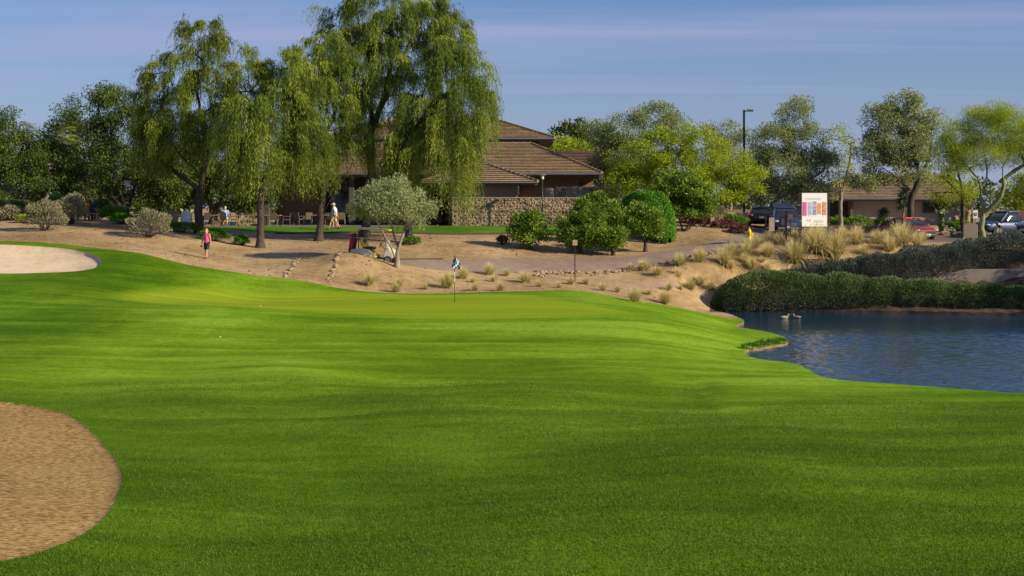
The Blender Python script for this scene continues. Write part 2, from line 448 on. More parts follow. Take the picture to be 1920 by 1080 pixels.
turf_p = XY([(-60,73.6),(0,73.5),(110,73.2),(220,72),(330,71),(400,70.6),(500,69.8),(590,69.2),(650,68.9),(690,68.7),(760,68.6),(840,68.9),(940,69.5),(1080,69.8),(1180,69.8),(1290,69.5),(1360,69.0)]) 
turf_p = [(-80, 72), (-45, 73.2)] + turf_p + [(14.5, 67.5), (30, 55), (80, 45), (80, -30), (-80, -30)]
turf_p = resample(smooth_poly(turf_p, 2), 0.45)
green_p = resample(smooth_poly(XY([(205,62),(300,60.6),(420,59.6),(560,58.6),(700,57.9),(850,57.3),(960,57.1),(1080,57.3),(1170,58.3),(1195,59.6),(1160,61.6),(1080,64.2),(1000,66.3),(940,67.5),(820,68),(700,68.1),(560,67.8),(440,67.2),(330,65.8),(250,64)]), 2), 0.4)
b1 = [(-30, 37), (-22, 38.6)] + [((a - 960) / F * d, d) for a, d in [(0,39.2),(70,37.9),(130,36.3),(180,33),(215,29.6),(229,27.2),(224,25.2),(198,23.0),(130,21.0),(0,19.2)]] + [(-9.5, 18.0), (-14, 17.6), (-22, 20), (-28, 27)]
bunk_near = resample(smooth_poly(b1, 2), 0.25)
b2 = [(-34, 70.5), (-31, 71.9)] + [((a - 960) / F * d, d) for a, d in [(0,72.1),(70,72),(130,71.7),(170,70.9),(193,69.6),(190,68.5),(165,67.5),(130,67),(60,66.7),(0,66.6)]] + [(-30, 66.3), (-34, 68)]
bunk_far = resample(smooth_poly(b2, 2), 0.25)
lawn_p = resample(smooth_poly([(-23, 94), (-20.5, 90.2), (-14, 88.2), (-4, 87.6), (3, 88), (6.3, 89.6), (7.2, 92), (7.2, 96.6), (-5, 97.2), (-18, 98)], 2), 0.4)
def strip(pts, w0):
    p = smooth_poly(pts, 3, False); t = np.gradient(p[:, :2], axis=0); t /= np.linalg.norm(t, axis=1)[:, None]
    nrm = np.c_[-t[:, 1], t[:, 0]]; w = (p[:, 2] if p.shape[1] > 2 else np.full(len(p), w0))[:, None] / 2
    return np.vstack([p[:, :2] + nrm * w, (p[:, :2] - nrm * w)[::-1]])
def XYW(l): return [((a - 960.0) / F * d, d, w) for a, d, w in l]
road_p = resample(strip(XYW([(520,78.4,2.4),(600,77.6,2.4),(690,76.4,2.5),(780,76.6,2.7),(880,77.6,3.0),(1000,78.6,3.2),(1120,79.0,3.0),(1220,80,2.8),(1310,82.2,2.7),(1400,85,2.7),(1440,88.5,3)]), 2.5), 0.4)
lowpath_p = resample(strip(XYW([(1020,76.0,1.0),(1060,75.8,1.1),(1130,75.5,1.1),(1210,75.6,1.1),(1290,76.3,1.1),(1350,77.2,1.1)]), 1.5), 0.4)
park_p = resample(np.array([(14.5, 86.8), (18, 86.6), (26, 87.4), (36, 87.6), (60, 88), (60, 100), (34, 100.5), (24, 101), (20, 100), (16.5, 95), (15, 90)]), 0.6)

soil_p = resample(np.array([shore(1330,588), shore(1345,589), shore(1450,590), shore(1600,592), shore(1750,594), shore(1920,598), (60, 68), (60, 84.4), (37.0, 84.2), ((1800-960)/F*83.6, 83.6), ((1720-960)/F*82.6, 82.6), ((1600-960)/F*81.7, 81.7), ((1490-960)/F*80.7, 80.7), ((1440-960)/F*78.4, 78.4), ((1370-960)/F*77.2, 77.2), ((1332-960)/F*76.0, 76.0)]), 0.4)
def lp(p): return [tuple(q) for q in p]
REG = [('pond', lake), ('bunker_near', bunk_near), ('bunker_far', bunk_far), ('putting_green', green_p), ('turf', turf_p), ('lawn', lawn_p), ('parking', park_p), ('road', road_p), ('lowpath', lowpath_p), ('soil', soil_p)]
pts = []; edges = []
for nm, p in REG:
    k = len(pts); n = len(p); pts += lp(p); edges += [(k + i, k + (i + 1) % n) for i in range(n)]
_g = np.random.default_rng(11)
def grid(x0, x1, y0, y1, s, hole=None):
    gx, gy = np.meshgrid(np.arange(x0, x1, s), np.arange(y0, y1, s)); gx = gx.ravel(); gy = gy.ravel()
    gx = gx + _g.uniform(-.25, .25, len(gx)) * s; gy = gy + _g.uniform(-.25, .25, len(gy)) * s
    if hole:
        k = ~((gx > hole[0]) & (gx < hole[1]) & (gy > hole[2]) & (gy < hole[3])); gx, gy = gx[k], gy[k]
    return list(zip(gx, gy))
def inner(poly, o):
    t = np.roll(poly, -1, 0) - np.roll(poly, 1, 0); t /= np.linalg.norm(t, axis=1)[:, None]; nr = np.c_[-t[:, 1], t[:, 0]]
    a = poly + nr * o; c = poly.mean(0)
    return a if np.linalg.norm(a - c, axis=1).mean() < np.linalg.norm(poly - c, axis=1).mean() else poly - nr * o
for p_ in (bunk_near, bunk_far):
    for o_ in (0.07, 0.3, 0.7): pts += lp(inner(p_, o_))
pts += grid(-34, 36, 15, 98, 0.55)
pts += grid(-80, 80, -30, 130, 3.0, (-34.5, 36.5, 14.5, 98.5))
pts += grid(-600, 600, -120, 900, 40.0, (-80, 80, -30, 130))
pts += [(-4000, -400), (4000, -400), (4000, 5000), (-4000, 5000), (-4000, 1500), (4000, 1500), (0, 5000)]
_vo, _eo, _fo, _a, _b, _c = delaunay_2d_cdt([Vector(p) for p in pts], edges, [], 0, 1e-4)
TV = np.array([(v.x, v.y) for v in _vo]); TF = np.array([f for f in _fo if len(f) == 3])
TZ = H(TV[:, 0], TV[:, 1])
def dist_in(poly, x, y):
    """distance to a polygon's outline"""
    out = np.full(len(x), 1e9)
    for i in range(0, len(poly)):
        ax, ay = poly[i]; bx, by = poly[(i + 1) % len(poly)]
        dx, dy = bx - ax, by - ay; L = dx * dx + dy * dy + 1e-12
        t = np.clip(((x - ax) * dx + (y - ay) * dy) / L, 0, 1)
        out = np.minimum(out, np.hypot(x - ax - t * dx, y - ay - t * dy))
    return out
# the two bunkers sink behind a lip, the shore never dips under the water
for poly, dep, w in ((bunk_near, 0.04, 1.6), (bunk_far, 0.34, 1.6)):
    bb = (TV[:, 0] > poly[:, 0].min() - 3) & (TV[:, 0] < poly[:, 0].max() + 3) & (TV[:, 1] > poly[:, 1].min() - 3) & (TV[:, 1] < poly[:, 1].max() + 3)
    i = np.where(bb)[0]; ins = inside(poly, TV[i, 0], TV[i, 1]); dd = dist_in(poly, TV[i, 0], TV[i, 1])
    on = dd < 1e-3
    TZ[i] -= np.where(ins & ~on, dep * np.clip((0.35 if dep > .2 else 0.1) + dd / w, 0, 1), 0) - np.where(~ins & ~on & (dd < 2), 0.03 * (1 - dd / 2), 0) - np.where(on, 0.03, 0)
i = np.where((TV[:, 0] > 6) & (TV[:, 0] < 62) & (TV[:, 1] > 30) & (TV[:, 1] < 80))[0]
dl = dist_in(lake, TV[i, 0], TV[i, 1])
lo = WATER_Z + 0.10 + np.clip(dl, 0, 2) * 0.02
TZ[i] = np.maximum(TZ[i], lo)
hi = WATER_Z + 0.14 + 0.03 * np.sin(TV[i, 0] * 9 + TV[i, 1] * 7) + dl * 0.62
TZ[i] = np.where(dl < 2.5, np.minimum(TZ[i], np.maximum(hi, lo)), TZ[i])
cen = TV[TF].mean(1)
reg = np.full(len(TF), -1)
for k in range(len(REG) - 1, -1, -1):
    reg[inside(REG[k][1], cen[:, 0], cen[:, 1])] = k
def sheet(name, k, mat, kind='structure', dz=0.0, zones=False):
    f = TF[reg == k] if not isinstance(k, (list, tuple)) else TF[np.isin(reg, k)]
    u, inv = np.unique(f, return_inverse=True)
    V = np.c_[TV[u], TZ[u] + dz]
    me = mesh_np(name, V, [inv.reshape(-1, 3)], mat, smooth=True)
    if zones:
        x, y = V[:, 0], V[:, 1]; dg_ = dist_in(green_p, x, y); dg_ = np.where(inside(green_p, x, y), dg_, -dg_)
        a_ = me.attributes.new('green', 'FLOAT', 'POINT'); a_.data.foreach_set('value', np.clip(0.5 + dg_ / 1.7, 0, 1).astype(np.float32))
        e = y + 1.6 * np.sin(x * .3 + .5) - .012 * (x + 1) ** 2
        r1 = np.clip((42.0 - e) / 11.0, 0, 1); r2 = np.clip((-x - 12.5 + .10 * (y - 50)) / 6, 0, 1) * np.clip((y - 44) / 8, 0, 1); r3 = np.clip((y - 60) / 6, 0, 1) * .55 * np.clip(1 + dg_ / 4, 0, 1) * (dg_ < 0)  # foreground and left-slope shade put into the turf colour as darker rough
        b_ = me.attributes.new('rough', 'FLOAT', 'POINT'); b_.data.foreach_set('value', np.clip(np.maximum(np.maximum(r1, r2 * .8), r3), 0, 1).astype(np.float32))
    # wind upward
    bm = bmesh.new(); bm.from_mesh(me)
    for fc in bm.faces:
        if fc.normal.z < 0: fc.normal_flip()
    bm.to_mesh(me); bm.free()
    return tag(obj(name, me), kind=kind)
sheet('ground', -1, M['dirt'])
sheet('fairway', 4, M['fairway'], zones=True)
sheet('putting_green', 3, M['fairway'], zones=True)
sheet('bunker_sand', 1, M['coarse_sand'])
sheet('bunker_sand', 2, M['bunker'])
sheet('clubhouse_lawn', 5, M['lawn'])
sheet('parking_lot', 6, M['asphalt'])
sheet('driveway', 7, M['path'])
sheet('cart_path', 8, M['lowpath'])
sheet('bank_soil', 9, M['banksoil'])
# earth cut at the water's edge, and the pond
n = len(lake); zt = []
from mathutils.kdtree import KDTree
kd = KDTree(len(TV))
for i_, (a, b) in enumerate(TV): kd.insert((a, b, 0), i_)
kd.balance()
def TH(x, y):
    """height of the finished terrain"""
    s = kd.find_n((x, y, 0), 3); w = [1 / (q[2] + 1e-3) for q in s]
    return sum(TZ[q[1]] * ww for q, ww in zip(s, w)) / sum(w)
V = np.vstack([[(a, b, TZ[kd.find((a, b, 0))[1]] + 0.0) for a, b in lake], [(a, b, WATER_Z - 0.8) for a, b in lake]])
q = np.array([(i, (i + 1) % n, n + (i + 1) % n, n + i) for i in range(n)])
fb = V[q[:, 0], 1] > 69.5  # far side of the cut takes the shade-darkened soil
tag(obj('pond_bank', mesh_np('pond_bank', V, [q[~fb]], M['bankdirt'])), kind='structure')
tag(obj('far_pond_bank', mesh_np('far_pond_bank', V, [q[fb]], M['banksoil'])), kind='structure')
def pond():
    g = np.random.default_rng(5); x0, x1, y0, y1, st = 7.5, 34.0, 37.0, 77.5, 0.085
    gx = np.arange(x0, x1, st); gy = np.arange(y0, y1, st); X, Y = np.meshgrid(gx, gy)
    Z = np.zeros_like(X); sx = np.zeros_like(X)
    for k in range(70):
        lam = 0.24 * 1.045 ** g.uniform(0, 30); a = g.normal(math.radians(100), 0.75); kk = 2 * np.pi / lam
        Z += 0.005 * lam * np.sin(kk * (X * np.cos(a) + Y * np.sin(a)) + g.uniform(0, 6.28))
    lee = np.clip((65.5 + 1.0 * np.sin(X * .35) + .5 * np.sin(X * 1.3) - Y) / 4.5, 0.0, 1) ** 1.2
    gust = 0.75 + 0.35 * np.sin(X * .21 + Y * .13 + 1) * np.sin(Y * .3 - X * .1)
    Z = Z * (0.07 + 0.93 * lee) * gust
    V = np.c_[X.ravel(), Y.ravel(), WATER_Z + Z.ravel()]
    ny, nx = X.shape; i, j = np.meshgrid(np.arange(ny - 1), np.arange(nx - 1), indexing='ij'); i = i.ravel(); j = j.ravel()
    f = np.stack([i * nx + j, i * nx + j + 1, (i + 1) * nx + j + 1, (i + 1) * nx + j], 1)
    tag(obj('pond_water', mesh_np('pond_water', V, [f], M['water'], smooth=True)), kind='structure')
    w = [(x1 - st, 30), (95, 30), (95, 77), (x1 - st, 77)]
    tag(obj('pond_water', mesh_np('pond_water', [(a, b, WATER_Z) for a, b in w], [np.array([[0, 1, 2, 3]])], M['water'])), kind='structure')
pond()
# ------------------------------------------------------------------ vegetation
M['leaf_pepper'] = foliage('pepper_tree_leaves', (0.026, 0.055, 0.006), (0.13, 0.195, 0.022), (0.42, 0.48, 0.07), 0.38)
M['leaf_pepper_olive'] = foliage('pepper_tree_leaves_olive', (0.026, 0.052, 0.006), (0.112, 0.165, 0.016), (0.37, 0.41, 0.04), 0.38)
M['leaf_dark'] = foliage('mesquite_leaves', (0.016, 0.034, 0.005), (0.055, 0.096, 0.012), (0.18, 0.235, 0.03), 0.3)
M['leaf_olive'] = foliage('olive_leaves', (0.16, 0.20, 0.08), (0.30, 0.36, 0.155), (0.46, 0.50, 0.26), 0.28)
M['leaf_acacia'] = foliage('acacia_leaves', (0.06, 0.09, 0.026), (0.21, 0.26, 0.09), (0.45, 0.49, 0.20), 0.36)
M['leaf_palo'] = foliage('palo_verde_leaves', (0.11, 0.16, 0.008), (0.27, 0.36, 0.014), (0.47, 0.54, 0.035), 0.42)
M['leaf_citrus'] = foliage('citrus_leaves', (0.03, 0.078, 0.006), (0.12, 0.21, 0.016), (0.33, 0.43, 0.06), 0.28, 0.4)
M['leaf_hedge'] = foliage('clipped_hedge_leaves', (0.025, 0.10, 0.003), (0.075, 0.22, 0.006), (0.16, 0.36, 0.018), 0.28)
M['leaf_low'] = foliage('low_shrub_leaves', (0.035, 0.095, 0.008), (0.10, 0.21, 0.018), (0.21, 0.32, 0.04), 0.28)
M['leaf_sage'] = foliage('sage_leaves', (0.11, 0.105, 0.06), (0.215, 0.21, 0.12), (0.35, 0.33, 0.20), 0.18)
M['leaf_rosemary'] = foliage('rosemary_leaves', (0.018, 0.042, 0.010), (0.062, 0.11, 0.028), (0.23, 0.31, 0.09), 0.16)
M['leaf_lantana'] = foliage('purple_lantana_leaves', (0.014, 0.028, 0.012), (0.045, 0.075, 0.04), (0.22, 0.22, 0.25), 0.15, nscale=0.9)
M['leaf_red'] = foliage('red_barberry_leaves', (0.045, 0.014, 0.016), (0.13, 0.042, 0.04), (0.25, 0.10, 0.085), 0.2)
M['leaf_purple'] = foliage('purple_flower_leaves', (0.06, 0.05, 0.08), (0.13, 0.10, 0.18), (0.2, 0.16, 0.27), 0.2)
M['leaf_grass'] = foliage('bunch_grass_blades', (0.12, 0.16, 0.02), (0.46, 0.39, 0.13), (0.84, 0.72, 0.40), 0.4)
M['leaf_yucca'] = foliage('yucca_blades', (0.035, 0.05, 0.032), (0.08, 0.105, 0.07), (0.15, 0.18, 0.12), 0.1)
M['leaf_palm'] = foliage('palm_fronds', (0.055, 0.08, 0.012), (0.15, 0.18, 0.03), (0.30, 0.31, 0.06), 0.28)
M['leaf_cactus'] = plain('cactus_skin', (0.15, 0.19, 0.09), 0.6, var=0.3, scale=6)
M['leaf_far'] = foliage('far_tree_leaves', (0.035, 0.052, 0.02), (0.085, 0.11, 0.04), (0.165, 0.19, 0.06), 0.22)
M['bark_dark'] = bark('dark_bark', (0.022, 0.016, 0.012), (0.085, 0.066, 0.05))
M['bark_grey'] = bark('grey_bark', (0.13, 0.105, 0.08), (0.33, 0.28, 0.22))
M['bark_green'] = bark('palo_verde_bark', (0.12, 0.14, 0.045), (0.27, 0.29, 0.13))
M['bark_shaggy'] = bark('shaggy_trunk', (0.13, 0.075, 0.03), (0.42, 0.27, 0.12))
M['bark_pale'] = bark('pale_palm_trunk', (0.28, 0.24, 0.19), (0.5, 0.44, 0.36))

def unit(a): return a / np.maximum(np.linalg.norm(a, axis=1, keepdims=True), 1e-9)
def rdir(n, g): return unit(g.normal(size=(n, 3)))

def leaf_quads(pos, along, L, W, g, droop=None):
    """diamond leaves: pos (n,3) base, along (n,3) unit direction"""
    n = len(pos)
    side = unit(np.cross(along, rdir(n, g))); L = np.broadcast_to(L, n)[:, None]; W = np.broadcast_to(W, n)[:, None]
    a = pos; b = pos + along * L * 0.45 + side * W * 0.5; c = pos + along * L; d = pos + along * L * 0.45 - side * W * 0.5
    V = np.stack([a, b, c, d], 1).reshape(-1, 3)
    Fq = np.arange(4 * n).reshape(-1, 4)
    return V, Fq
def leaf_tris(pos, along, L, W, g):
    n = len(pos); side = unit(np.cross(along, rdir(n, g))); L = np.broadcast_to(L, n)[:, None]; W = np.broadcast_to(W, n)[:, None]
    V = np.stack([pos + side * W * 0.5, pos - side * W * 0.5 + along * L * 0.2, pos + along * L], 1).reshape(-1, 3)
    return V, np.arange(3 * n).reshape(-1, 3)

def cone_edges(A, B, ra, rb, k):
    """tapered tubes for many edges at once"""
    n = len(A); t = unit(B - A)
    ref = np.where(np.abs(t[:, 2:3]) < 0.9, np.array([[0, 0, 1.0]]), np.array([[1.0, 0, 0]]))
    u = unit(np.cross(t, ref)); w = np.cross(t, u)
    ang = np.arange(k) * 2 * np.pi / k
    ring = u[:, None, :] * np.cos(ang)[None, :, None] + w[:, None, :] * np.sin(ang)[None, :, None]
    V = np.concatenate([A[:, None, :] + ring * ra[:, None, None], B[:, None, :] + ring * rb[:, None, None]], 1).reshape(-1, 3)
    j = np.arange(k); q = np.stack([j, (j + 1) % k, (j + 1) % k + k, j + k], 1)
    Fq = (q[None] + (np.arange(n) * 2 * k)[:, None, None]).reshape(-1, 4)
    return V, Fq

def grow(trunks, targets, g, r_base, r_tip=0.012, lift=0.25, expo=0.6, wig=0.06):
    """trunks: list of polylines (world); each target is joined to the nearest wood"""
    N = []; par = []
    for tp in trunks:
        p = smooth_poly(tp, 2, False); s = np.r_[0, np.cumsum(np.linalg.norm(np.diff(p, axis=0), axis=1))]
        m = max(4, int(s[-1] / 0.35)); q = np.stack([np.interp(np.linspace(0, s[-1], m), s, p[:, i]) for i in range(3)], 1)
        q[1:] += g.normal(0, 0.025, (m - 1, 3)) * np.array([1, 1, 0.2])
        st = -1
        if N:
            dd = np.linalg.norm(np.array(N) - q[0], axis=1); st = int(dd.argmin())
        for i in range(m):
            N.append(q[i]); par.append(st if i == 0 else len(N) - 2)
    base_z = N[0][2]; ntr = len(N)
    ref = np.array(N).mean(0)
    order = np.argsort(np.linalg.norm(targets - np.array(N)[-1], axis=1) + g.uniform(0, 1.0, len(targets)))
    tips = []
    low = base_z + (np.array(N)[:, 2].max() - base_z) * 0.28
    for i in order:
        t = targets[i]; A = np.array(N)
        c = np.linalg.norm(A - t, axis=1) + 1.1 * np.maximum(0, A[:, 2] - t[2]) + np.where(A[:, 2] < low, 3.0, 0)
        k = int(c.argmin()); a = A[k]; D = np.linalg.norm(t - a)
        m = max(2, int(D / 0.5)); prev = k
        for j in range(1, m + 1):
            s = j / m
            p = a + (t - a) * s + np.array([0, 0, lift * D * s * (1 - s)]) + (g.normal(0, wig * D, 3) * s * (1 - s) * 2 if j < m else 0)
            N.append(p); par.append(prev); prev = len(N) - 1
        tips.append(prev)
    N = np.array(N); par = np.array(par)
    cnt = np.zeros(len(N)); cnt[tips] = 1
    for i in range(len(N) - 1, 0, -1):
        if par[i] >= 0: cnt[par[i]] += cnt[i]
    cnt = np.maximum(cnt, 0.6)
    r = r_tip * cnt ** expo
    r *= r_base / r[0] if r[0] > 0 else 1
    r = np.maximum(r, r_tip * 0.7)
    # flare at the root
    hgt = N[:, 2] - base_z
    r[:ntr] *= 1 + 0.7 * np.exp(-np.maximum(hgt[:ntr], 0) / 0.28)
    return N, par, r, np.array(tips)

def wood_mesh(name, N, par, r, mat):
    e = np.where(par >= 0)[0]; A = N[par[e]]; B = N[e]; ra = r[par[e]]; rb = r[e]
    ra = np.minimum(ra, rb * 1.5 + 0.01)
    Vs = []; Fs = []; o = 0
    for lo_, hi_, k in ((0, 0.02, 3), (0.02, 0.07, 5), (0.07, 9, 9)):
        s = (rb >= lo_) & (rb < hi_)
        if not s.any(): continue
        t = unit(B[s] - A[s])
        V, Fq = cone_edges(A[s] - t * 0.02, B[s] + t * 0.02, ra[s], rb[s], k)
        Vs.append(V); Fs.append(Fq + o); o += len(V)
    return mesh_np(name, np.vstack(Vs), [np.vstack(Fs)], mat, smooth=True)

def sample_blobs(blobs, d, n, g, shell=0.45, depth=0.85, origin=None):
    """blobs: (column, row, half width, half height[, depth offset]) in photo pixels at distance d"""
    s = d / F; vol = np.array([b[2] * b[2] * b[3] for b in blobs], float) ** 0.8
    idx = g.choice(len(blobs), n, p=vol / vol.sum()); out = []
    u = rdir(n, g) * (g.uniform(0, 1, n) ** (1 / 3.0 * shell))[:, None]
    B = np.array([(b[0], b[1], b[2], b[3], b[4] if len(b) > 4 else 0.0) for b in blobs], float)[idx]
    c = np.stack([(B[:, 0] - 960) * s, d + B[:, 4], (HOR - B[:, 1]) * s], 1)
    return c + u * np.stack([B[:, 2] * s, B[:, 2] * s * depth, B[:, 3] * s], 1)

def make_tree(name, label, cat, group, trunk_px, d, blobs, leafmat, barkmat, r_base, n_t, n_leaf, L, W, rc, style='ball', seed=1, shell=0.5, depth=0.85, lift=0.2, hang=None, tri=False, r_tip=0.012, expo=0.62):
    """trunk_px: list of polylines of (column, row[, depth offset]); first point of the first is the root"""
    g = np.random.default_rng(seed)
    trunks = [np.array([P(p[0], p[1], d) + np.array([0, p[2] if len(p) > 2 else 0, 0]) for p in tp]) for tp in trunk_px]
    root = trunks[0][0].copy(); root[2] = TH(root[0], root[1]) - 0.05; trunks[0][0] = root
    T = sample_blobs(blobs, d, n_t, g, shell, depth)
    N, par, r, tips = grow(trunks, T, g, r_base, r_tip, lift, expo)
    t = empty(name, root, label, cat, group)
    obj('trunk', wood_mesh('trunk', N - root, par, r, barkmat), t)
    tp = N[tips]
    if style == 'weep':
        # fronds arch off the twigs and hang
        cc = tp.mean(0); ztop, zbot = tp[:, 2].max(), tp[:, 2].min()
        nst = n_leaf; wgt = g.gamma(1.4, 1.0, len(tp)); k = g.choice(len(tp), nst, p=wgt / wgt.sum())
        oute = tp - cc; oute[:, 2] *= 0.2; oute = unit(unit(oute) + rdir(len(tp), g) * 0.7)
        side = unit(oute[k] + rdir(nst, g) * 0.55); side[:, 2] = np.abs(side[:, 2]) * 0.35; side = unit(side)
        p0 = tp[k] + rdir(nst, g) * (rc * 0.55 * g.uniform(0, 1, nst) ** 0.7)[:, None] * np.array([1, 1, 0.6])
        hf = np.clip((ztop - tp[:, 2]) / (ztop - zbot), 0, 1)
        ln = hang[0] * (0.42 + 0.75 * hf[k]) * (0.6 + 0.8 * g.uniform(0, 1, len(tp)))[k] * g.uniform(0.5, 1.15, nst)
        zmin = np.interp(p0[:, 0] / d * F + 960, [h[0] for h in hang[1]], [(HOR - h[1]) / F * d for h in hang[1]])
        ln = np.minimum(ln, np.maximum(p0[:, 2] - zmin - g.uniform(0, 0.6, nst), 0.35))
        per = 15; u = np.linspace(0.02, 1, per)[None, :] + g.uniform(-0.03, 0.03, (nst, per))
        out = 0.5 * (1 - np.exp(-2.6 * u)) * g.uniform(0.5, 1.25, (nst, 1))
        pos = p0[:, None, :] + side[:, None, :] * (out * np.minimum(ln + .2, 1.5)[:, None])[:, :, None]
        pos[:, :, 2] += 0.22 * np.sin(np.minimum(u * 2.2, np.pi)) * np.minimum(ln, 1.2)[:, None] - ln[:, None] * u ** 1.5
        pos += g.normal(0, 0.025, pos.shape)
        pos = pos.reshape(-1, 3)
        al = unit(np.array([0, 0, -1.0]) + rdir(len(pos), g) * 0.6 + np.repeat(side, per, 0) * 0.2)
        ti = np.clip(np.repeat(g.normal(0.46, 0.24, len(tp))[k] + g.normal(0, 0.08, nst), per) + g.normal(0, 0.1, len(pos)), 0, 1)
        LL = g.uniform(0.7, 1.3, len(pos)) * L
        V, Fq = leaf_tris(pos, al, LL, W, g); ti = np.repeat(ti, 3)
    else:
        nl = n_leaf; k = g.integers(0, len(tp), nl)
        off = rdir(nl, g) * (rc * g.uniform(0, 1, nl) ** 0.45)[:, None]
        off[:, 2] *= 0.75
        pos = tp[k] + off
        if style == 'up': al = unit(rdir(nl, g) * 0.8 + unit(off) * 0.7 + np.array([0, 0, 0.55]))
        elif style == 'droop': al = unit(rdir(nl, g) * 0.6 + unit(off) * 0.4 + np.array([0, 0, -0.7]))
        else: al = unit(rdir(nl, g) + unit(off) * 0.6)
        ct = g.normal(0.5, 0.16, len(tp))
        ti = np.clip(ct[k] + g.normal(0, 0.16, nl), 0, 1)
        LL = g.uniform(0.65, 1.35, nl) * L
        if tri: V, Fq = leaf_tris(pos, al, LL, W, g); ti = np.repeat(ti, 3)
        else: V, Fq = leaf_quads(pos, al, LL, W, g); ti = np.repeat(ti, 4)
    obj('crown', mesh_np('crown', V - root, [Fq], leafmat, tint=ti), t)
    return t

HL = [(0, 380), (250, 335), (330, 350), (400, 330), (440, 388), (480, 392), (540, 372), (560, 388), (610, 395), (640, 350), (690, 335), (730, 365), (780, 400), (830, 425), (880, 420), (905, 330), (940, 235)]
wg = 'weeping pepper trees by the patio'
make_tree('pepper_tree', 'tall weeping tree with dark forked trunk beside the white board and urn', 'tree', wg,
    [[(374,437),(371,395),(376,345),(388,300),(380,230),(366,150)], [(379,330),(340,290,-.6),(305,235,-1)], [(384,300),(425,240,.5),(445,170,.8)], [(372,355),(320,318,.5),(280,290,.6)]], 84,
    [(372,62,46,40),(325,135,58,48),(415,105,48,48),(290,180,36,36),(372,190,70,60),(455,150,50,50),(330,250,64,45),(430,235,52,50),(290,260,36,36),(495,130,26,30)],
    M['leaf_pepper_olive'], M['bark_dark'], 0.25, 330, 5600, 0.22, 0.038, 0.8, 'weep', 21, hang=(1.9, HL))
make_tree('pepper_tree', 'weeping tree with flared trunk foot, pale fronds hanging to the left', 'tree', wg,
    [[(488,460),(489,430),(487,390),(492,345),(515,300),(535,240),(545,170)], [(490,350),(470,300,-1),(462,240,-1.4)], [(500,325),(540,300,-.5),(565,275,-.6)]], 80,
    [(470,225,40,50,-1.2),(445,245,22,45,-1),(525,200,48,56),(548,120,36,42),(500,280,56,40),(570,250,36,46),(560,180,36,40)],
    M['leaf_pepper'], M['bark_dark'], 0.21, 220, 4200, 0.22, 0.038, 0.75, 'weep', 22, hang=(2.7, HL))
make_tree('pepper_tree', 'weeping tree with two stems parting low, one leaning right', 'tree', wg,
    [[(598,448),(600,415),(602,380),(612,330),(592,250),(582,150)], [(604,400),(630,362,-.4),(662,310,-.6),(690,260,-.8)], [(600,280),(630,200,.5),(640,130,.6)]], 83,
    [(590,105,40,42),(570,170,42,46),(625,180,46,52),(598,260,52,46),(550,275,32,38),(660,255,36,36),(630,100,36,40)],
    M['leaf_pepper'], M['bark_dark'], 0.21, 220, 3900, 0.22, 0.038, 0.75, 'weep', 23, hang=(2.3, HL))
make_tree('pepper_tree', 'tallest weeping tree, straight dark trunk behind the golf cart', 'tree', wg,
    [[(683,447),(688,400),(696,340),(694,260),(698,200),(690,100),(668,30)], [(698,240),(725,190,-.8),(760,110,-1.2),(790,40,-1.2)], [(696,215),(668,150,.6),(635,90,.8)], [(706,225),(730,130,1),(735,40,1.2)]], 85,
    [(650,45,46,44),(715,18,70,44),(800,25,54,44),(680,125,76,58),(765,110,76,56),(620,100,32,50),(715,200,70,46),(840,60,36,44),(740,55,70,40),(610,30,20,24)],
    M['leaf_pepper'], M['bark_dark'], 0.27, 400, 7600, 0.22, 0.038, 0.8, 'weep', 24, hang=(2.0, HL))
make_tree('pepper_tree', 'weeping tree spreading right over the roof, bright curtain of fronds', 'tree', wg,
    [[(768,454),(766,420),(760,350),(752,290),(762,250),(800,215),(835,180),(868,135)], [(756,300),(800,270,-1),(840,235,-1.4),(880,215,-1.5)], [(780,232),(790,170,1),(815,120,1)]], 82.5,
    [(880,118,38,38),(860,190,62,46),(902,150,26,44),(800,205,52,46),(838,265,60,40),(770,265,44,36),(868,300,30,30),(830,110,40,40),(740,290,26,30)],
    M['leaf_pepper'], M['bark_dark'], 0.23, 300, 6000, 0.22, 0.038, 0.75, 'weep', 25, hang=(3.0, HL))

# dark trees left of and behind the patio
dg = 'dark trees beyond the patio'
make_tree('mesquite_tree', 'dark many-stemmed mesquite behind the clipped green shrubs at left', 'tree', dg,
    [[(240,404),(228,370),(212,330),(205,260)], [(240,404),(245,360,.6),(262,310,.8),(270,260,.8)], [(238,398),(215,372,-.5),(196,345,-.8),(186,300,-.8)]], 96,
    [(205,200,36,46),(250,240,56,50),(190,265,34,50),(290,290,46,50),(225,310,56,40),(320,330,40,36),(190,180,20,26)],
    M['leaf_dark'], M['bark_dark'], 0.26, 190, 32000, 0.17, 0.075, 0.75, 'droop', 31)
make_tree('mesquite_tree', 'dark broad tree at the left edge behind the sage shrubs', 'tree', dg,
    [[(78,396),(78,370),(70,330),(60,280)], [(77,370),(100,330,.5),(120,300,.6)]], 97,
    [(50,290,66,46),(10,270,40,66),(110,310,56,42),(60,340,80,28),(140,340,36,30),(-40,300,50,60),(5,215,24,24)],
    M['leaf_dark'], M['bark_dark'], 0.24, 190, 34000, 0.17, 0.075, 0.75, 'droop', 32)
make_tree('mesquite_tree', 'feathery tree rising behind the palm at left', 'tree', dg,
    [[(150,392),(150,340),(145,270)]], 112,
    [(140,220,34,36),(120,260,34,40),(165,270,36,50),(150,320,60,36),(115,215,10,12)],
    M['leaf_dark'], M['bark_dark'], 0.2, 110, 14000, 0.2, 0.09, 0.75, 'ball', 33)
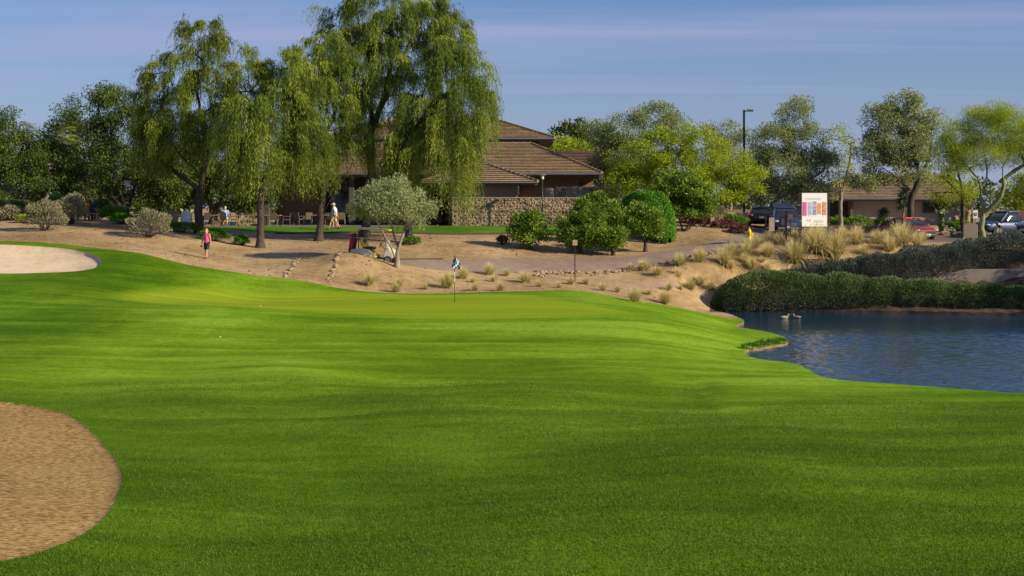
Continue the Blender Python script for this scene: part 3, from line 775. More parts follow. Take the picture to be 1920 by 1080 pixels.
make_tree('mesquite_tree', 'dark tree directly behind the patio tables', 'tree', dg,
    [[(402,425),(395,380),(380,340),(376,300)], [(400,400),(420,350,.5),(440,300,.6)]], 101,
    [(350,330,60,34),(430,330,60,40),(390,290,70,40),(480,340,44,36),(300,345,40,34),(340,370,40,20),(480,380,34,20)],
    M['leaf_dark'], M['bark_dark'], 0.3, 160, 32000, 0.2, 0.09, 0.8, 'droop', 34)
make_tree('mesquite_tree', 'shaded tree behind the far left end of the patio', 'tree', dg,
    [[(300,410),(296,370),(300,320)]], 116,
    [(290,330,60,34),(350,350,60,34),(240,350,56,34),(300,380,80,16),(420,370,60,26),(200,370,50,20)],
    M['leaf_dark'], M['bark_dark'], 0.3, 140, 20000, 0.24, 0.12, 0.85, 'ball', 35)
make_tree('mesquite_tree', 'hazy green tree filling the gap behind the left shrubs', 'tree', dg,
    [[(60,400),(55,350),(50,300)]], 122,
    [(40,330,90,44),(140,350,80,36),(-30,350,60,50),(60,375,120,18)],
    M['leaf_far'], M['bark_dark'], 0.3, 120, 16000, 0.28, 0.13, 0.95, 'ball', 36)

# right-hand trees
make_tree('palo_verde_tree', 'bright yellow-green tree spreading wide beside the light pole', 'tree', None,
    [[(1300,412),(1298,385),(1290,350),(1275,300)], [(1300,395),(1330,350,-.6),(1370,320,-1)], [(1299,385),(1250,350,.5),(1210,320,.8)]], 95,
    [(1270,262,44,40),(1210,290,44,36),(1320,280,44,40),(1370,315,48,36),(1410,335,30,28),(1270,320,66,40),(1340,350,60,30),(1200,335,40,26),(1400,365,26,20),(1235,250,26,24),(1170,340,36,26),(1155,310,26,22)],
    M['leaf_palo'], M['bark_green'], 0.2, 280, 46000, 0.17, 0.06, 0.6, 'ball', 41, tri=False)
make_tree('acacia_tree', 'grey-green airy tree behind the yellow-green one', 'tree', 'airy trees behind the parking lot',
    [[(1225,410),(1222,360),(1215,300)], [(1222,360),(1250,300,.5),(1262,240,.6)]], 104,
    [(1170,250,40,34),(1230,225,48,28),(1190,290,50,36),(1150,290,30,26),(1265,235,26,26),(1130,270,24,22),(1200,215,20,14),(1215,330,60,40)],
    M['leaf_acacia'], M['bark_grey'], 0.2, 210, 26000, 0.17, 0.07, 0.65, 'up', 42)
make_tree('acacia_tree', 'grey-green tree with pale forked trunk just behind the SUV', 'tree', 'airy trees behind the parking lot',
    [[(1440,412),(1446,388),(1468,355),(1485,300),(1490,250)], [(1438,405),(1428,385,.4),(1424,350,.5),(1430,300,.6)], [(1452,378),(1500,350,-.5),(1540,320,-.6)]], 98,
    [(1490,225,30,32),(1450,270,36,36),(1510,270,40,40),(1470,320,56,40),(1540,315,32,38),(1425,315,22,40),(1520,360,44,22),(1500,200,18,14),(1440,365,30,18)],
    M['leaf_acacia'], M['bark_grey'], 0.2, 230, 36000, 0.17, 0.06, 0.62, 'up', 43)
make_tree('acacia_tree', 'small grey-green tree peeking out behind the light pole', 'tree', 'airy trees behind the parking lot',
    [[(1370,405),(1370,350),(1372,290)]], 112,
    [(1372,250,28,24),(1350,270,30,22),(1395,275,26,28),(1370,310,44,36),(1330,250,22,14)],
    M['leaf_acacia'], M['bark_grey'], 0.16, 90, 9000, 0.18, 0.07, 0.7, 'up', 44)
make_tree('acacia_tree', 'thin half-bare yellowish tree between two dense crowns', 'tree', 'airy trees behind the parking lot',
    [[(1578,405),(1576,360),(1572,310),(1560,260)], [(1577,365),(1596,310,.4),(1600,260,.5)]], 104,
    [(1565,258,28,24),(1590,275,26,26),(1580,320,30,36),(1560,350,24,24)],
    M['leaf_palo'], M['bark_grey'], 0.15, 110, 2600, 0.15, 0.06, 0.55, 'ball', 45, r_tip=0.018)
make_tree('mesquite_tree', 'tall dark olive-green tree with leaning trunk above the red car', 'tree', None,
    [[(1708,418),(1706,385),(1714,355),(1728,335),(1712,290),(1700,230)], [(1712,360),(1680,335,-.4),(1645,310,-.6)], [(1722,345),(1745,300,.4),(1750,260,.5)]], 96,
    [(1690,198,34,26),(1650,225,38,28),(1715,230,36,36),(1640,280,42,34),(1690,270,50,36),(1735,265,26,40),(1625,335,34,22),(1720,320,40,30),(1668,320,36,24),(1750,215,14,14)],
    M['leaf_acacia'], M['bark_dark'], 0.23, 230, 30000, 0.16, 0.075, 0.6, 'ball', 46)
make_tree('palo_verde_tree', 'palo verde with twisting green trunks and bare wispy top at right', 'tree', None,
    [[(1842,440),(1840,420),(1846,395),(1838,375),(1842,350),(1826,325),(1805,305),(1795,280)], [(1843,400),(1868,378,-.4),(1878,350,-.5),(1872,320,-.5),(1890,285,-.6)], [(1842,352),(1858,320,.5),(1850,280,.6),(1846,240,.6)], [(1876,340),(1905,320,.4),(1940,300,.5)]], 90,
    [(1800,262,34,36),(1850,245,44,34),(1900,240,46,34),(1940,270,40,40),(1780,300,28,30),(1840,290,60,24),(1910,290,44,20),(1860,215,50,18)],
    M['leaf_palo'], M['bark_green'], 0.17, 440, 42000, 0.24, 0.024, 0.55, 'up', 47, r_tip=0.012, lift=0.05)
make_tree('mesquite_tree', 'dull green drooping tree between the two right-hand crowns', 'tree', None,
    [[(1805,420),(1806,380),(1800,330),(1785,280)], [(1806,370),(1780,345,-.3),(1762,330,-.4)]], 98,
    [(1775,240,24,28),(1770,300,32,40),(1800,330,30,36),(1760,350,26,30),(1790,360,40,24)],
    M['leaf_palo'], M['bark_dark'], 0.16, 120, 8000, 0.17, 0.045, 0.6, 'droop', 48)
make_tree('ficus_tree', 'dark round tree far behind the clubhouse roof', 'tree', 'far trees beyond the clubhouse',
    [[(1072,395),(1072,340),(1072,280)]], 135,
    [(1050,245,14,12),(1078,240,20,14),(1070,265,36,22),(1100,260,26,22),(1080,310,40,40)],
    M['leaf_dark'], M['bark_dark'], 0.25, 90, 9000, 0.3, 0.16, 0.7, 'ball', 49)
make_tree('palo_verde_tree', 'yellow-green rounded tree right behind the clubhouse roof', 'tree', 'far trees beyond the clubhouse',
    [[(1055,395),(1055,340),(1055,295)]], 124,
    [(1050,272,34,14),(1080,285,40,20),(1030,285,24,14),(1060,320,44,30)],
    M['leaf_palo'], M['bark_green'], 0.2, 90, 9000, 0.2, 0.09, 0.7, 'ball', 50)
make_tree('acacia_tree', 'grey-green tree overlapping the brown far roof', 'tree', 'far trees beyond the clubhouse',
    [[(1140,405),(1138,350),(1135,300)]], 106,
    [(1140,260,30,24),(1165,300,40,30),(1130,310,26,24),(1160,340,46,26),(1110,245,24,14)],
    M['leaf_acacia'], M['bark_grey'], 0.18, 110, 13000, 0.18, 0.075, 0.65, 'up', 51)
make_tree('acacia_tree', 'green bushy tree at the far right edge', 'tree', 'far trees beyond the clubhouse',
    [[(1905,412),(1905,390),(1903,370)]], 112,
    [(1905,365,34,26),(1945,350,40,40),(1880,385,26,20),(1930,390,50,20)],
    M['leaf_palo'], M['bark_grey'], 0.16, 90, 9000, 0.2, 0.09, 0.7, 'ball', 52)

# two unseen trees added right of the view to shade the bank and hedges
for i_, (tx, ty, tz, hh_) in enumerate([(43.0, 69.0, -3.6, 9.5), (47.0, 75.0, -3.2, 10.5)]):
    q_ = lambda X, Y, Z: (960 + X / Y * F, HOR - Z / Y * F)
    c_ = q_(tx, ty, tz); k_ = F / ty
    make_tree('mesquite_tree', ['unseen bushy tree added on the right bank nearer the water', 'unseen bushy tree added on the right bank nearer the cars'][i_], 'tree', 'unseen trees added to shade the right bank',
        [[c_, (c_[0], c_[1] - 2 * k_), (c_[0] + 5, c_[1] - 4.5 * k_)]], ty,
        [(c_[0], c_[1] - (hh_ * .62) * k_, 3.6 * k_, 3.0 * k_), (c_[0] - 1.5 * k_, c_[1] - hh_ * .45 * k_, 2.6 * k_, 2 * k_), (c_[0] + 1.8 * k_, c_[1] - hh_ * .5 * k_, 2.6 * k_, 2 * k_)],
        M['leaf_acacia'], M['bark_dark'], .25, 130, 15000, .24, .12, .8, 'ball', 58 + i_)
# far wood on the skyline
def far_wood():
    g = np.random.default_rng(77); Vs = []; Fs = []; ts = []; o = 0
    for i in range(46):
        x = -52 + i * 3.1 + g.uniform(-1, 1); y = g.uniform(150, 190); h = g.uniform(2.8, 4.8); rr = g.uniform(2.2, 3.6)
        n = 950; u = rdir(n, g) * (g.uniform(0, 1, n) ** 0.25)[:, None]
        pos = np.array([x * 1.4, y, -1.0 + h * 0.55]) + u * np.array([rr, rr, h * 0.6])
        V, Fq = leaf_quads(pos, rdir(n, g), g.uniform(0.35, 0.7, n), 0.3, g)
        Vs.append(V); Fs.append(Fq + o); o += len(V); ts.append(np.repeat(np.clip(g.normal(0.45, 0.2, n), 0, 1), 4))
    tag(obj('far_trees', mesh_np('far_trees', np.vstack(Vs), [np.vstack(Fs)], M['leaf_far'], tint=np.concatenate(ts))),
        'low belt of distant trees along the skyline behind everything', 'trees', kind='stuff')
far_wood()

# small olive by the golf cart, the orange-sized trees, the glossy one
make_tree('olive_tree', 'small pale sage-green tree with many bare stems beside the golf cart', 'tree', None,
    [[(743,489),(746,470),(754,440),(764,415),(772,395)], [(743,488),(738,468,-.2),(724,450,-.3),(716,425,-.4),(700,400,-.4)], [(747,465),(738,445,.2),(730,415,.3),(722,380,.3)], [(756,435),(775,420,-.2),(788,405,-.3)], [(744,480),(740,455,.3),(745,420,.3)]], 73.5,
    [(735,360,36,20),(700,376,32,24),(770,380,34,22),(735,388,48,26),(690,394,20,13),(790,400,20,15),(770,408,30,11),(718,402,24,9),(676,386,16,12),(806,388,14,10),(748,342,18,9),(664,402,10,8),(800,418,12,8),(715,352,18,12)],
    M['leaf_olive'], M['bark_grey'], 0.115, 210, 21000, 0.14, 0.036, 0.42, 'up', 61, r_tip=0.01)
cg = 'small round citrus trees by the driveway'
def citrus(lbl, base, d, blobs, seed, n=6500):
    bx, by = base
    make_tree('citrus_tree', lbl, 'tree', cg, [[(bx, by), (bx + 1, by - 12), (bx - 3, by - 30), (bx - 4, by - 45)], [(bx, by - 8), (bx + 6, by - 24, .2), (bx + 12, by - 36, .2)]], d, blobs,
        M['leaf_citrus'], M['bark_dark'], 0.09, 70, int(n * 1.1), 0.16, 0.08, 0.43, 'up', seed, shell=.75)
citrus('round citrus tree standing alone, nearest the lamp post', (995, 467), 82.5, [(980,425,24,20),(1008,418,22,18),(990,440,30,18),(1018,435,12,14),(1000,405,14,8)], 71)
citrus('dense citrus tree left in the clump of three', (1088, 471), 82, [(1075,425,28,24),(1100,400,28,24),(1080,450,28,16),(1110,435,28,26),(1060,440,14,14)], 72, 9500)
citrus('tallest citrus tree at the middle of the clump', (1122, 466), 85, [(1120,375,18,14),(1140,400,24,24),(1105,395,26,26),(1140,435,26,24),(1150,410,18,18)], 73, 9000)
citrus('low small citrus tree by the driveway edge', (1150, 475), 81.5, [(1148,448,22,14),(1158,440,14,12),(1140,456,14,8)], 74, 3500)
citrus('round citrus tree with bare trunk in front of the clipped hedge', (1210, 470), 82.5, [(1200,405,26,20),(1222,412,22,20),(1195,425,24,16),(1215,428,24,12)], 75, 7500)
make_tree('citrus_tree', 'taller glossy tree with slanting twin trunks right of the hedge', 'tree', cg,
    [[(1285,452),(1288,430),(1298,405),(1306,380)], [(1285,448),(1280,425,.2),(1270,400,.3)], [(1288,432),(1310,405,-.2),(1322,385,-.3)]], 88.5,
    [(1270,345,34,22),(1300,365,34,24),(1255,370,26,24),(1320,385,22,20),(1285,390,34,16),(1245,335,18,14)],
    M['leaf_citrus'], M['bark_dark'], 0.11, 120, 15000, 0.17, 0.09, 0.4, 'ball', 76)

def shrub(name, label, group, px, d, w, h, mat, n, L, W, seed, depth=None, cat='shrub', up=0.3, rough=0.18, bury=0.0, stems=True, py=None):
    """rounded bush of leaves on a fan of stems; w, h in metres"""
    g = np.random.default_rng(seed); b = G(px, d) if py is None else P(px, py, d)
    if py is None: b[2] = TH(b[0], b[1])
    t = empty(name, b, label, cat, group); dp = depth or w
    u = rdir(n, g); u[:, 2] = np.where(u[:, 2] < -0.35, -u[:, 2], u[:, 2])
    lump = 1 + rough * (np.sin(u[:, 0] * 5 + seed) * np.sin(u[:, 1] * 5 + seed * 2) + np.sin(u[:, 2] * 7 + u[:, 0] * 3 + seed)) * 0.7
    rr = (1 - 0.45 * g.uniform(0, 1, n) ** 2.2) * lump
    pos = u * rr[:, None] * np.array([w / 2, dp / 2, h / 2]) + np.array([0, 0, h * 0.5 - bury - h * .14])
    al = unit(rdir(n, g) * 0.8 + u * 0.9 + np.array([0, 0, up]))
    V, Fq = leaf_quads(pos, al, g.uniform(0.6, 1.3, n) * L, W, g)
    ti = np.repeat(np.clip(g.normal(0.5, 0.2, n) + 0.12 * u[:, 2], 0, 1), 4)
    obj('foliage', mesh_np('foliage', V, [Fq], mat, tint=ti), t)
    if stems:
        m = 26; e = rdir(m, g); e[:, 2] = np.abs(e[:, 2]) * 0.8 + 0.35
        B = e * np.array([w * .42, dp * .42, h * .62]); A = np.zeros((m, 3)) + g.normal(0, 0.05, (m, 3)) * np.array([1, 1, 0]) - np.array([0, 0, .05])
        V, Fq = cone_edges(A, B, np.full(m, 0.022), np.full(m, 0.008), 4)
        obj('stem', mesh_np('stem', V, [Fq], M['bark_dark']), t)
    return t
sg = 'round grey sage shrubs on the dirt bank'
shrub('sage_shrub', 'grey-green round sage shrub, leftmost and nearest of a pair', sg, 85, 79, 2.15, 1.95, M['leaf_sage'], 4200, 0.15, 0.045, 81, up=.5)
shrub('sage_shrub', 'grey-green round sage shrub, higher one behind its pair', sg, 135, 83, 1.85, 1.95, M['leaf_sage'], 3800, 0.15, 0.045, 82, up=.5)
shrub('sage_shrub', 'grey-tan round sage shrub above the walking woman', sg, 279, 78.5, 2.4, 1.65, M['leaf_sage'], 4200, 0.15, 0.045, 83, up=.5)
lg = 'low green shrubs along the lawn edge'
shrub('green_shrub', 'low mounded green shrub behind the right sage shrub', lg, 214, 88, 1.9, 1.0, M['leaf_low'], 2600, 0.13, 0.06, 84)
shrub('green_shrub', 'dark green clipped shrub touching the right sage shrub', lg, 228, 84.5, 1.2, 0.8, M['leaf_hedge'], 2000, 0.12, 0.06, 85)
shrub('green_shrub', 'long low green shrub under the white board', lg, 343, 83.6, 2.1, 0.72, M['leaf_hedge'], 2400, 0.13, 0.04, 86, depth=0.9, up=.7)
shrub('green_shrub', 'low green shrub just behind the walking woman', lg, 401, 81.2, 1.75, 0.75, M['leaf_hedge'], 2200, 0.13, 0.04, 87, depth=0.9, up=.7)
shrub('green_shrub', 'small separate green tuft shrub near the flared trunk', lg, 453, 80.6, 0.85, 0.6, M['leaf_hedge'], 1300, 0.13, 0.04, 88, up=.7)
shrub('green_shrub', 'low green shrub at the foot of a trunk behind the small olive', lg, 772, 82, 1.0, 0.5, M['leaf_low'], 1000, 0.12, 0.05, 89)
shrub('green_shrub', 'small dark shrub at the foot of the lone citrus tree', lg, 942, 83.5, 0.6, 0.55, M['leaf_dark'], 900, 0.16, 0.03, 90, up=.8)
shrub('green_shrub', 'leafy shrub among the left-hand sage, half hidden', lg, 110, 87, 1.7, 1.8, M['leaf_low'], 2600, 0.15, 0.08, 91)
for i, (px, d, w, h) in enumerate([(30, 92, 3.2, 1.4), (-15, 94, 3, 2.2), (180, 95, 2.2, 1.6), (15, 86, 1.8, .9)]):
    shrub('green_shrub', ['wide dark shrub below the leftmost tree', 'tall shrub cut by the left edge', 'shrub behind the two seated people', 'low grey-green shrub at the far left edge'][i], lg, px, d, w, h, M['leaf_dark'] if i != 3 else M['leaf_sage'], 3000, 0.18, 0.08, 92 + i)
shrub('flowering_shrub', 'small yellow-flowered shrub between the sage shrubs', None, 46, 84, 1.0, 0.5, M['leaf_palo'], 1000, 0.11, 0.06, 97)
rg = 'dark red shrubs beside the concrete post'
for px, d, w, h, l in [(1298, 92, 1.5, .8, 'leftmost dark red shrub behind a citrus trunk'), (1318, 91, 1.3, .7, 'dark red shrub just left of the concrete post'), (1358, 90, 1.6, .65, 'dark red shrub just right of the concrete post'), (1388, 88, 1.4, .62, 'dark red shrub next to the yellow hydrant')]:
    shrub('red_shrub', l, rg, px, d, w, h, M['leaf_red'], 1700, 0.11, 0.06, int(px))
shrub('green_shrub', 'bright green shrub behind the red shrubs near the pole', None, 1378, 91.5, 1.7, 1.0, M['leaf_low'], 2000, 0.14, 0.06, 98)
shrub('flowering_shrub', 'purple-flowered shrub at the foot of the light pole', None, 1394, 96, 1.3, 1.1, M['leaf_purple'], 1500, 0.13, 0.06, 99)
shrub('green_shrub', 'shaggy dry shrub between the glossy tree and hydrant', None, 1340, 94, 1.8, 1.5, M['leaf_sage'], 2000, 0.2, 0.05, 100)
bg = 'bright green shrubs along the second house'
for px, w, l in [(1570, 1.8, 'bright green shrub left of the dark boulder'), (1610, 2.4, 'bright green shrub between the two boulders'), (1655, 1.4, 'bright green shrub behind the red car roof'), (1870, 1.5, 'green shrub behind the blue SUV')]:
    shrub('green_shrub', l, bg, px, 106, w, 1.0, M['leaf_low'], 1500, 0.16, 0.08, int(px))
shrub('green_shrub', 'bright green shrub beside the prickly pear', None, 1798, 101, 1.5, 0.9, M['leaf_hedge'], 1400, 0.15, 0.07, 101)

def hedge(name, label, path, w, hfun, mat, n, L, W, seed, cat='hedge', up=.25, lump=.12, group=None, spread=1.0):
    """continuous hedge along a world path [(x, y, base z)]; hfun(s in 0..1) height"""
    g = np.random.default_rng(seed); p = smooth_poly(path, 2, False); s = np.r_[0, np.cumsum(np.linalg.norm(np.diff(p[:, :2], axis=0), axis=1))]
    root = p[len(p) // 2].copy(); t = empty(name, root, label, cat, group)
    q = g.uniform(0, 1, n); c = np.stack([np.interp(q * s[-1], s, p[:, i]) for i in range(3)], 1)
    tg = np.stack([np.interp(q * s[-1], s, np.gradient(p[:, i])) for i in range(2)], 1); tg /= np.linalg.norm(tg, axis=1)[:, None]
    th = g.uniform(-0.12, np.pi + 0.12, n); hh = np.array(hfun(q))
    endf = np.sqrt(np.clip(1 - np.abs(2 * q - 1) ** (s[-1] / w * 1.6), 0.02, 1))
    ca = np.sign(np.cos(th)) * np.abs(np.cos(th)) ** 0.6; sa = np.abs(np.sin(th)) ** 0.6 * np.sign(np.sin(th))
    px_ = q * s[-1]
    ph = g.uniform(0, 6.28, 9); lm = 1 + lump * sum(w_ * np.sin(px_ * f_ + ph[i_] + th * k_ + 1.2 * np.sin(px_ * .37 + ph[8 - i_])) for i_, (w_, f_, k_) in enumerate([(.6, .61, .4), (.6, 1.27, -.8), (.45, 2.33, 1.5), (.35, 4.1, -2.3), (.25, 7.3, 3.1)]))
    rr = (1 - 0.3 * g.uniform(0, 1, n) ** 2) * lm * endf
    nr = np.c_[-tg[:, 1], tg[:, 0]]
    pos = c.copy(); pos[:, :2] += nr * (ca * rr * w / 2)[:, None]; pos[:, 2] += sa * rr * hh
    out = np.c_[nr * ca[:, None], sa]
    al = unit(rdir(n, g) * 0.75 + out * spread + np.array([0, 0, up]))
    V, Fq = leaf_quads(pos - root, al, g.uniform(0.6, 1.35, n) * L, W, g)
    ti = np.repeat(np.clip(g.normal(0.45, 0.17, n) + 0.1 * sa, 0, 1), 4)
    obj('foliage', mesh_np('foliage', V, [Fq], mat, tint=ti), t)
    # woody core so that nothing shows through
    m = 40; qq = np.linspace(0.02, 0.98, m); cc = np.stack([np.interp(qq * s[-1], s, p[:, i]) for i in range(3)], 1) - root
    tt = np.stack([np.interp(qq * s[-1], s, np.gradient(p[:, i])) for i in range(2)], 1); tt /= np.linalg.norm(tt, axis=1)[:, None]; nn = np.c_[-tt[:, 1], tt[:, 0]]
    h2 = np.array(hfun(qq)) * 0.55 * np.sqrt(np.clip(1 - np.abs(2 * qq - 1) ** (s[-1] / w * 1.6), 0.05, 1)); k = 7; an = np.linspace(0, np.pi, k)
    ww = w * 0.26 * np.sqrt(np.clip(1 - np.abs(2 * qq - 1) ** (s[-1] / w * 1.6), 0.05, 1))
    V = np.zeros((m, k, 3)); V[:, :, :2] = cc[:, None, :2] + nn[:, None, :] * (np.cos(an)[None, :, None] * ww[:, None, None]); V[:, :, 2] = cc[:, None, 2] + np.sin(an)[None] * h2[:, None] - 0.1
    i, j = np.meshgrid(np.arange(m - 1), np.arange(k - 1), indexing='ij'); i = i.ravel(); j = j.ravel()
    obj('branches', mesh_np('branches', V.reshape(-1, 3), [np.stack([i * k + j, i * k + j + 1, (i + 1) * k + j + 1, (i + 1) * k + j], 1)], M['bark_dark']), t)
    return t
def onground(lst): 
    r = []
    for px, d in lst:
        b = G(px, d); b[2] = TH(b[0], b[1]); r.append(b)
    return r
hedge('clipped_hedge', 'bright green clipped hedge with rounded top by the block wall', onground([(1172, 90.5), (1212, 88.2), (1240, 86.6), (1256, 85.9)]), 2.4, lambda q: 2.65 + 0.45 * q, M['leaf_hedge'], 21000, 0.12, 0.06, 111, up=.4, lump=.035)
hedge('bank_hedge', 'long dark rosemary hedge trailing along the far water bank', [P(1336,576,75.6), P(1400,577,75.9), P(1500,576,76.1), P(1620,576,75.9), P(1750,578,75.2), P(1850,580,74.6), P(1960,583,74.0), P(2120,586,72.7)], 3.1,
      lambda q: np.interp(q, [0, .06, .14, .3, .42, .55, .66, .74, .8, 1], [1.5, 1.95, 1.95, 1.66, 1.6, 1.4, 1.42, 1.25, 1.1, 1.0]), M['leaf_rosemary'], 84000, 0.11, 0.045, 112, up=.35, lump=.085)
hedge('flower_hedge', 'dark hedge with dull purple flowers, upper row on the bank', [P(1482,532,79.8), P(1560,531,80.3), P(1640,530,80.6), P(1720,527,81.0), P(1800,512,82.0), P(1900,504,83.0), P(2010,504,83.2), P(2120,504,83.4)], 3.0,
      lambda q: np.interp(q, [0, .1, .25, .4, .48, .6, 1], [1.1, 1.3, 1.6, 1.8, 2.0, 2.05, 2.0]), M['leaf_lantana'], 80000, 0.11, 0.045, 113, up=.35, lump=.11)

# bunch grasses: four clump meshes, copied
def clump_mesh(seed, n, h, spread, green):
    g = np.random.default_rng(seed); a = g.uniform(0, 2 * np.pi, n); tilt = np.abs(g.normal(0, spread, n)); ln = h * g.uniform(0.6, 1.12, n)
    dirv = np.c_[np.cos(a), np.sin(a)]; r0 = g.uniform(0, 0.17 * h, n) ** 1.0
    segs = 3; pts_ = []
    for k in range(segs + 1):
        u = k / segs; ang = tilt * (0.5 + 0.9 * u)
        rad = r0 + ln * np.sin(ang) * u; z = ln * np.cos(ang) * u
        pts_.append(np.c_[dirv * rad[:, None], z])
    sd = np.c_[-np.sin(a + g.normal(0, .6, n)), np.cos(a), np.zeros(n)] * 0.5
    wds = [0.022, 0.019, 0.013, 0.002]
    V = np.stack([pts_[k] + s * sd * wds[k] for k in range(segs + 1) for s in (-1, 1)], 1)
    Fq = np.array([(2 * k, 2 * k + 1, 2 * k + 3, 2 * k + 2) for k in range(segs)])
    Fq = (Fq[None] + (np.arange(n) * 2 * (segs + 1))[:, None, None]).reshape(-1, 4)
    base = g.normal(0, 0.1, n)
    ti = np.stack([np.clip(base + t_ - green, 0, 1) for t_ in (0.12, 0.12, 0.42, 0.42, 0.75, 0.75, 1.0, 1.0)], 1).ravel()
    return mesh_np('blades', V.reshape(-1, 3), [Fq], M['leaf_grass'], tint=ti)
CL = [clump_mesh(201, 620, 1.0, 0.62, -0.02), clump_mesh(202, 560, 1.0, 0.7, 0.12), clump_mesh(203, 560, 1.0, 0.55, -0.1), clump_mesh(204, 420, 1.0, 0.7, 0.06)]
cl_list = [ # column, row of the foot, height m, mesh
 (692,537,.62,1),(742,548,.5,1),(748,537,.45,3),(797,543,.36,3),(838,540,.75,1),(868,523,.62,0),(886,530,.35,3),(890,545,.42,3),(918,515,.6,0),(938,545,.45,1),(950,517,.45,3),(985,530,.62,0),(925,528,.35,3),(1010,538,.4,3),(1048,540,.36,3),(1070,533,.4,1),(1098,533,.4,1),(1130,545,.42,3),(1158,548,.36,1),(1190,566,.7,1),(1216,553,.4,3),(1246,570,.7,1),
 (1208,507,.62,0),(1182,507,.45,3),(1232,517,.5,1),(1275,498,.7,0),(1270,512,.6,2),(1294,522,.6,1),(1312,491,.75,0),(1313,512,.6,0),(1334,521,.55,1),(1357,497,1.0,3),(1368,505,.5,1),(1400,480,.95,3),(1373,480,.8,1),(1416,465,.8,3),(1440,482,.85,0),(1410,505,.65,1),(1437,508,.5,0),(1396,492,.6,3),(1276,540,.35,3),(1255,545,.4,3),(1430,492,.4,3),
 (1440,456,.75,0),(1461,458,.75,3),(1490,452,.65,0),(1490,490,1.35,1),(1530,476,1.5,0),(1565,483,1.5,1),(1607,458,1.05,0),(1644,457,.85,0),(1690,461,1.35,0),(1668,470,.9,0),(1720,463,.95,2),(1618,476,.6,3),(1510,455,.8,3),(1580,448,.8,0),(1660,452,.6,2),(1732,452,.6,3),
]
ORD = 'first second third fourth fifth sixth seventh eighth ninth tenth eleventh twelfth thirteenth fourteenth fifteenth sixteenth seventeenth eighteenth nineteenth twentieth twenty-first twenty-second twenty-third twenty-fourth twenty-fifth'.split()
def wh(c): return 'on the slope beside the pond' if c[0] > 1240 and c[1] > 480 else 'on the sand behind the green' if c[1] > 515 else 'in the row below the parked cars' if c[0] > 1430 else 'along the driveway'
for i, (px, py, h, k) in enumerate(cl_list):
    b = RAY(px, py, 66); b[2] = TH(b[0], b[1]) - 0.02
    where = wh((px, py))
    size = 'small' if h < .42 else 'tall' if h > .9 else 'mid-sized'; hue = ('straw-tipped', 'greenish', 'pale straw', 'thin dry')[k]
    rank = 1 + sum(1 for c in cl_list if wh(c) == where and c[0] < px)
    t = empty('grass_clump', b, f'{size} {hue} grass clump, {ORD[rank - 1]} from the left {where}', 'grass clump', 'bunch grasses ' + where, rz=i * 1.7)
    s_ = h * 1.14 * (0.93 + 0.14 * ((i * 37) % 10) / 10)
    o = obj('blades', CL[k], t); o.scale = (s_, s_, s_)

# yuccas, palms, prickly pear
def rosette(n, L, W, g, el=(-0.5, 1.3)):
    a = g.uniform(0, 2 * np.pi, n); e = g.uniform(*el, n)
    al = np.c_[np.cos(a) * np.cos(e), np.sin(a) * np.cos(e), np.sin(e)]
    return leaf_quads(np.zeros((n, 3)), al, g.uniform(.8, 1.1, n) * L, W, g), np.repeat(g.uniform(0, 1, n), 4)
def yucca(label, px, py, d, trunk_h, lean, heads, L, seed, tr=0.16, name='yucca'):
    g = np.random.default_rng(seed); b = G(px, d); b[2] = TH(b[0], b[1]) - .03
    t = empty(name, b, label, 'yucca', None)
    top = np.array([lean, 0, trunk_h])
    m = MB(); zz = np.linspace(0, 1, 9); m.tube([(lean * u + .03 * math.sin(u * 9), 0, trunk_h * u) for u in zz], [tr * (1.25 - .35 * u + .12 * math.sin(u * 23)) for u in zz], 10)
    m.build('trunk', M['bark_shaggy'], t, True)
    for hx, hz, ll in heads:
        (V, Fq), ti = rosette(170, L * ll, 0.05, g, (-0.9, 1.4))
        obj('leaf_head', mesh_np('leaf_head', V + top + np.array([hx, 0, hz]), [Fq], M['leaf_yucca'], tint=ti), t)
yucca('tree yucca with shaggy tan trunk behind the red car', 1664, 410, 101, 0.95, -0.25, [(-.1, .25, 1), (.05, .55, .8)], 0.65, 301, 0.2)
yucca('tall blue-grey yucca left of the leaning trunk', 1692, 410, 103, 1.9, 0.12, [(0, .5, 1.1), (.05, 1.1, .9), (-.05, 0, .9)], 0.8, 302, 0.08)
yucca('shaggy tan-trunked yucca right of the prickly pear', 1795, 412, 102, 1.1, -0.2, [(-.1, .8, 1)], 0.7, 303, 0.2)
yucca('second shaggy tan yucca nearer the green trunk', 1812, 412, 103, 1.5, 0.1, [(.1, .7, 1)], 0.7, 304, 0.22)
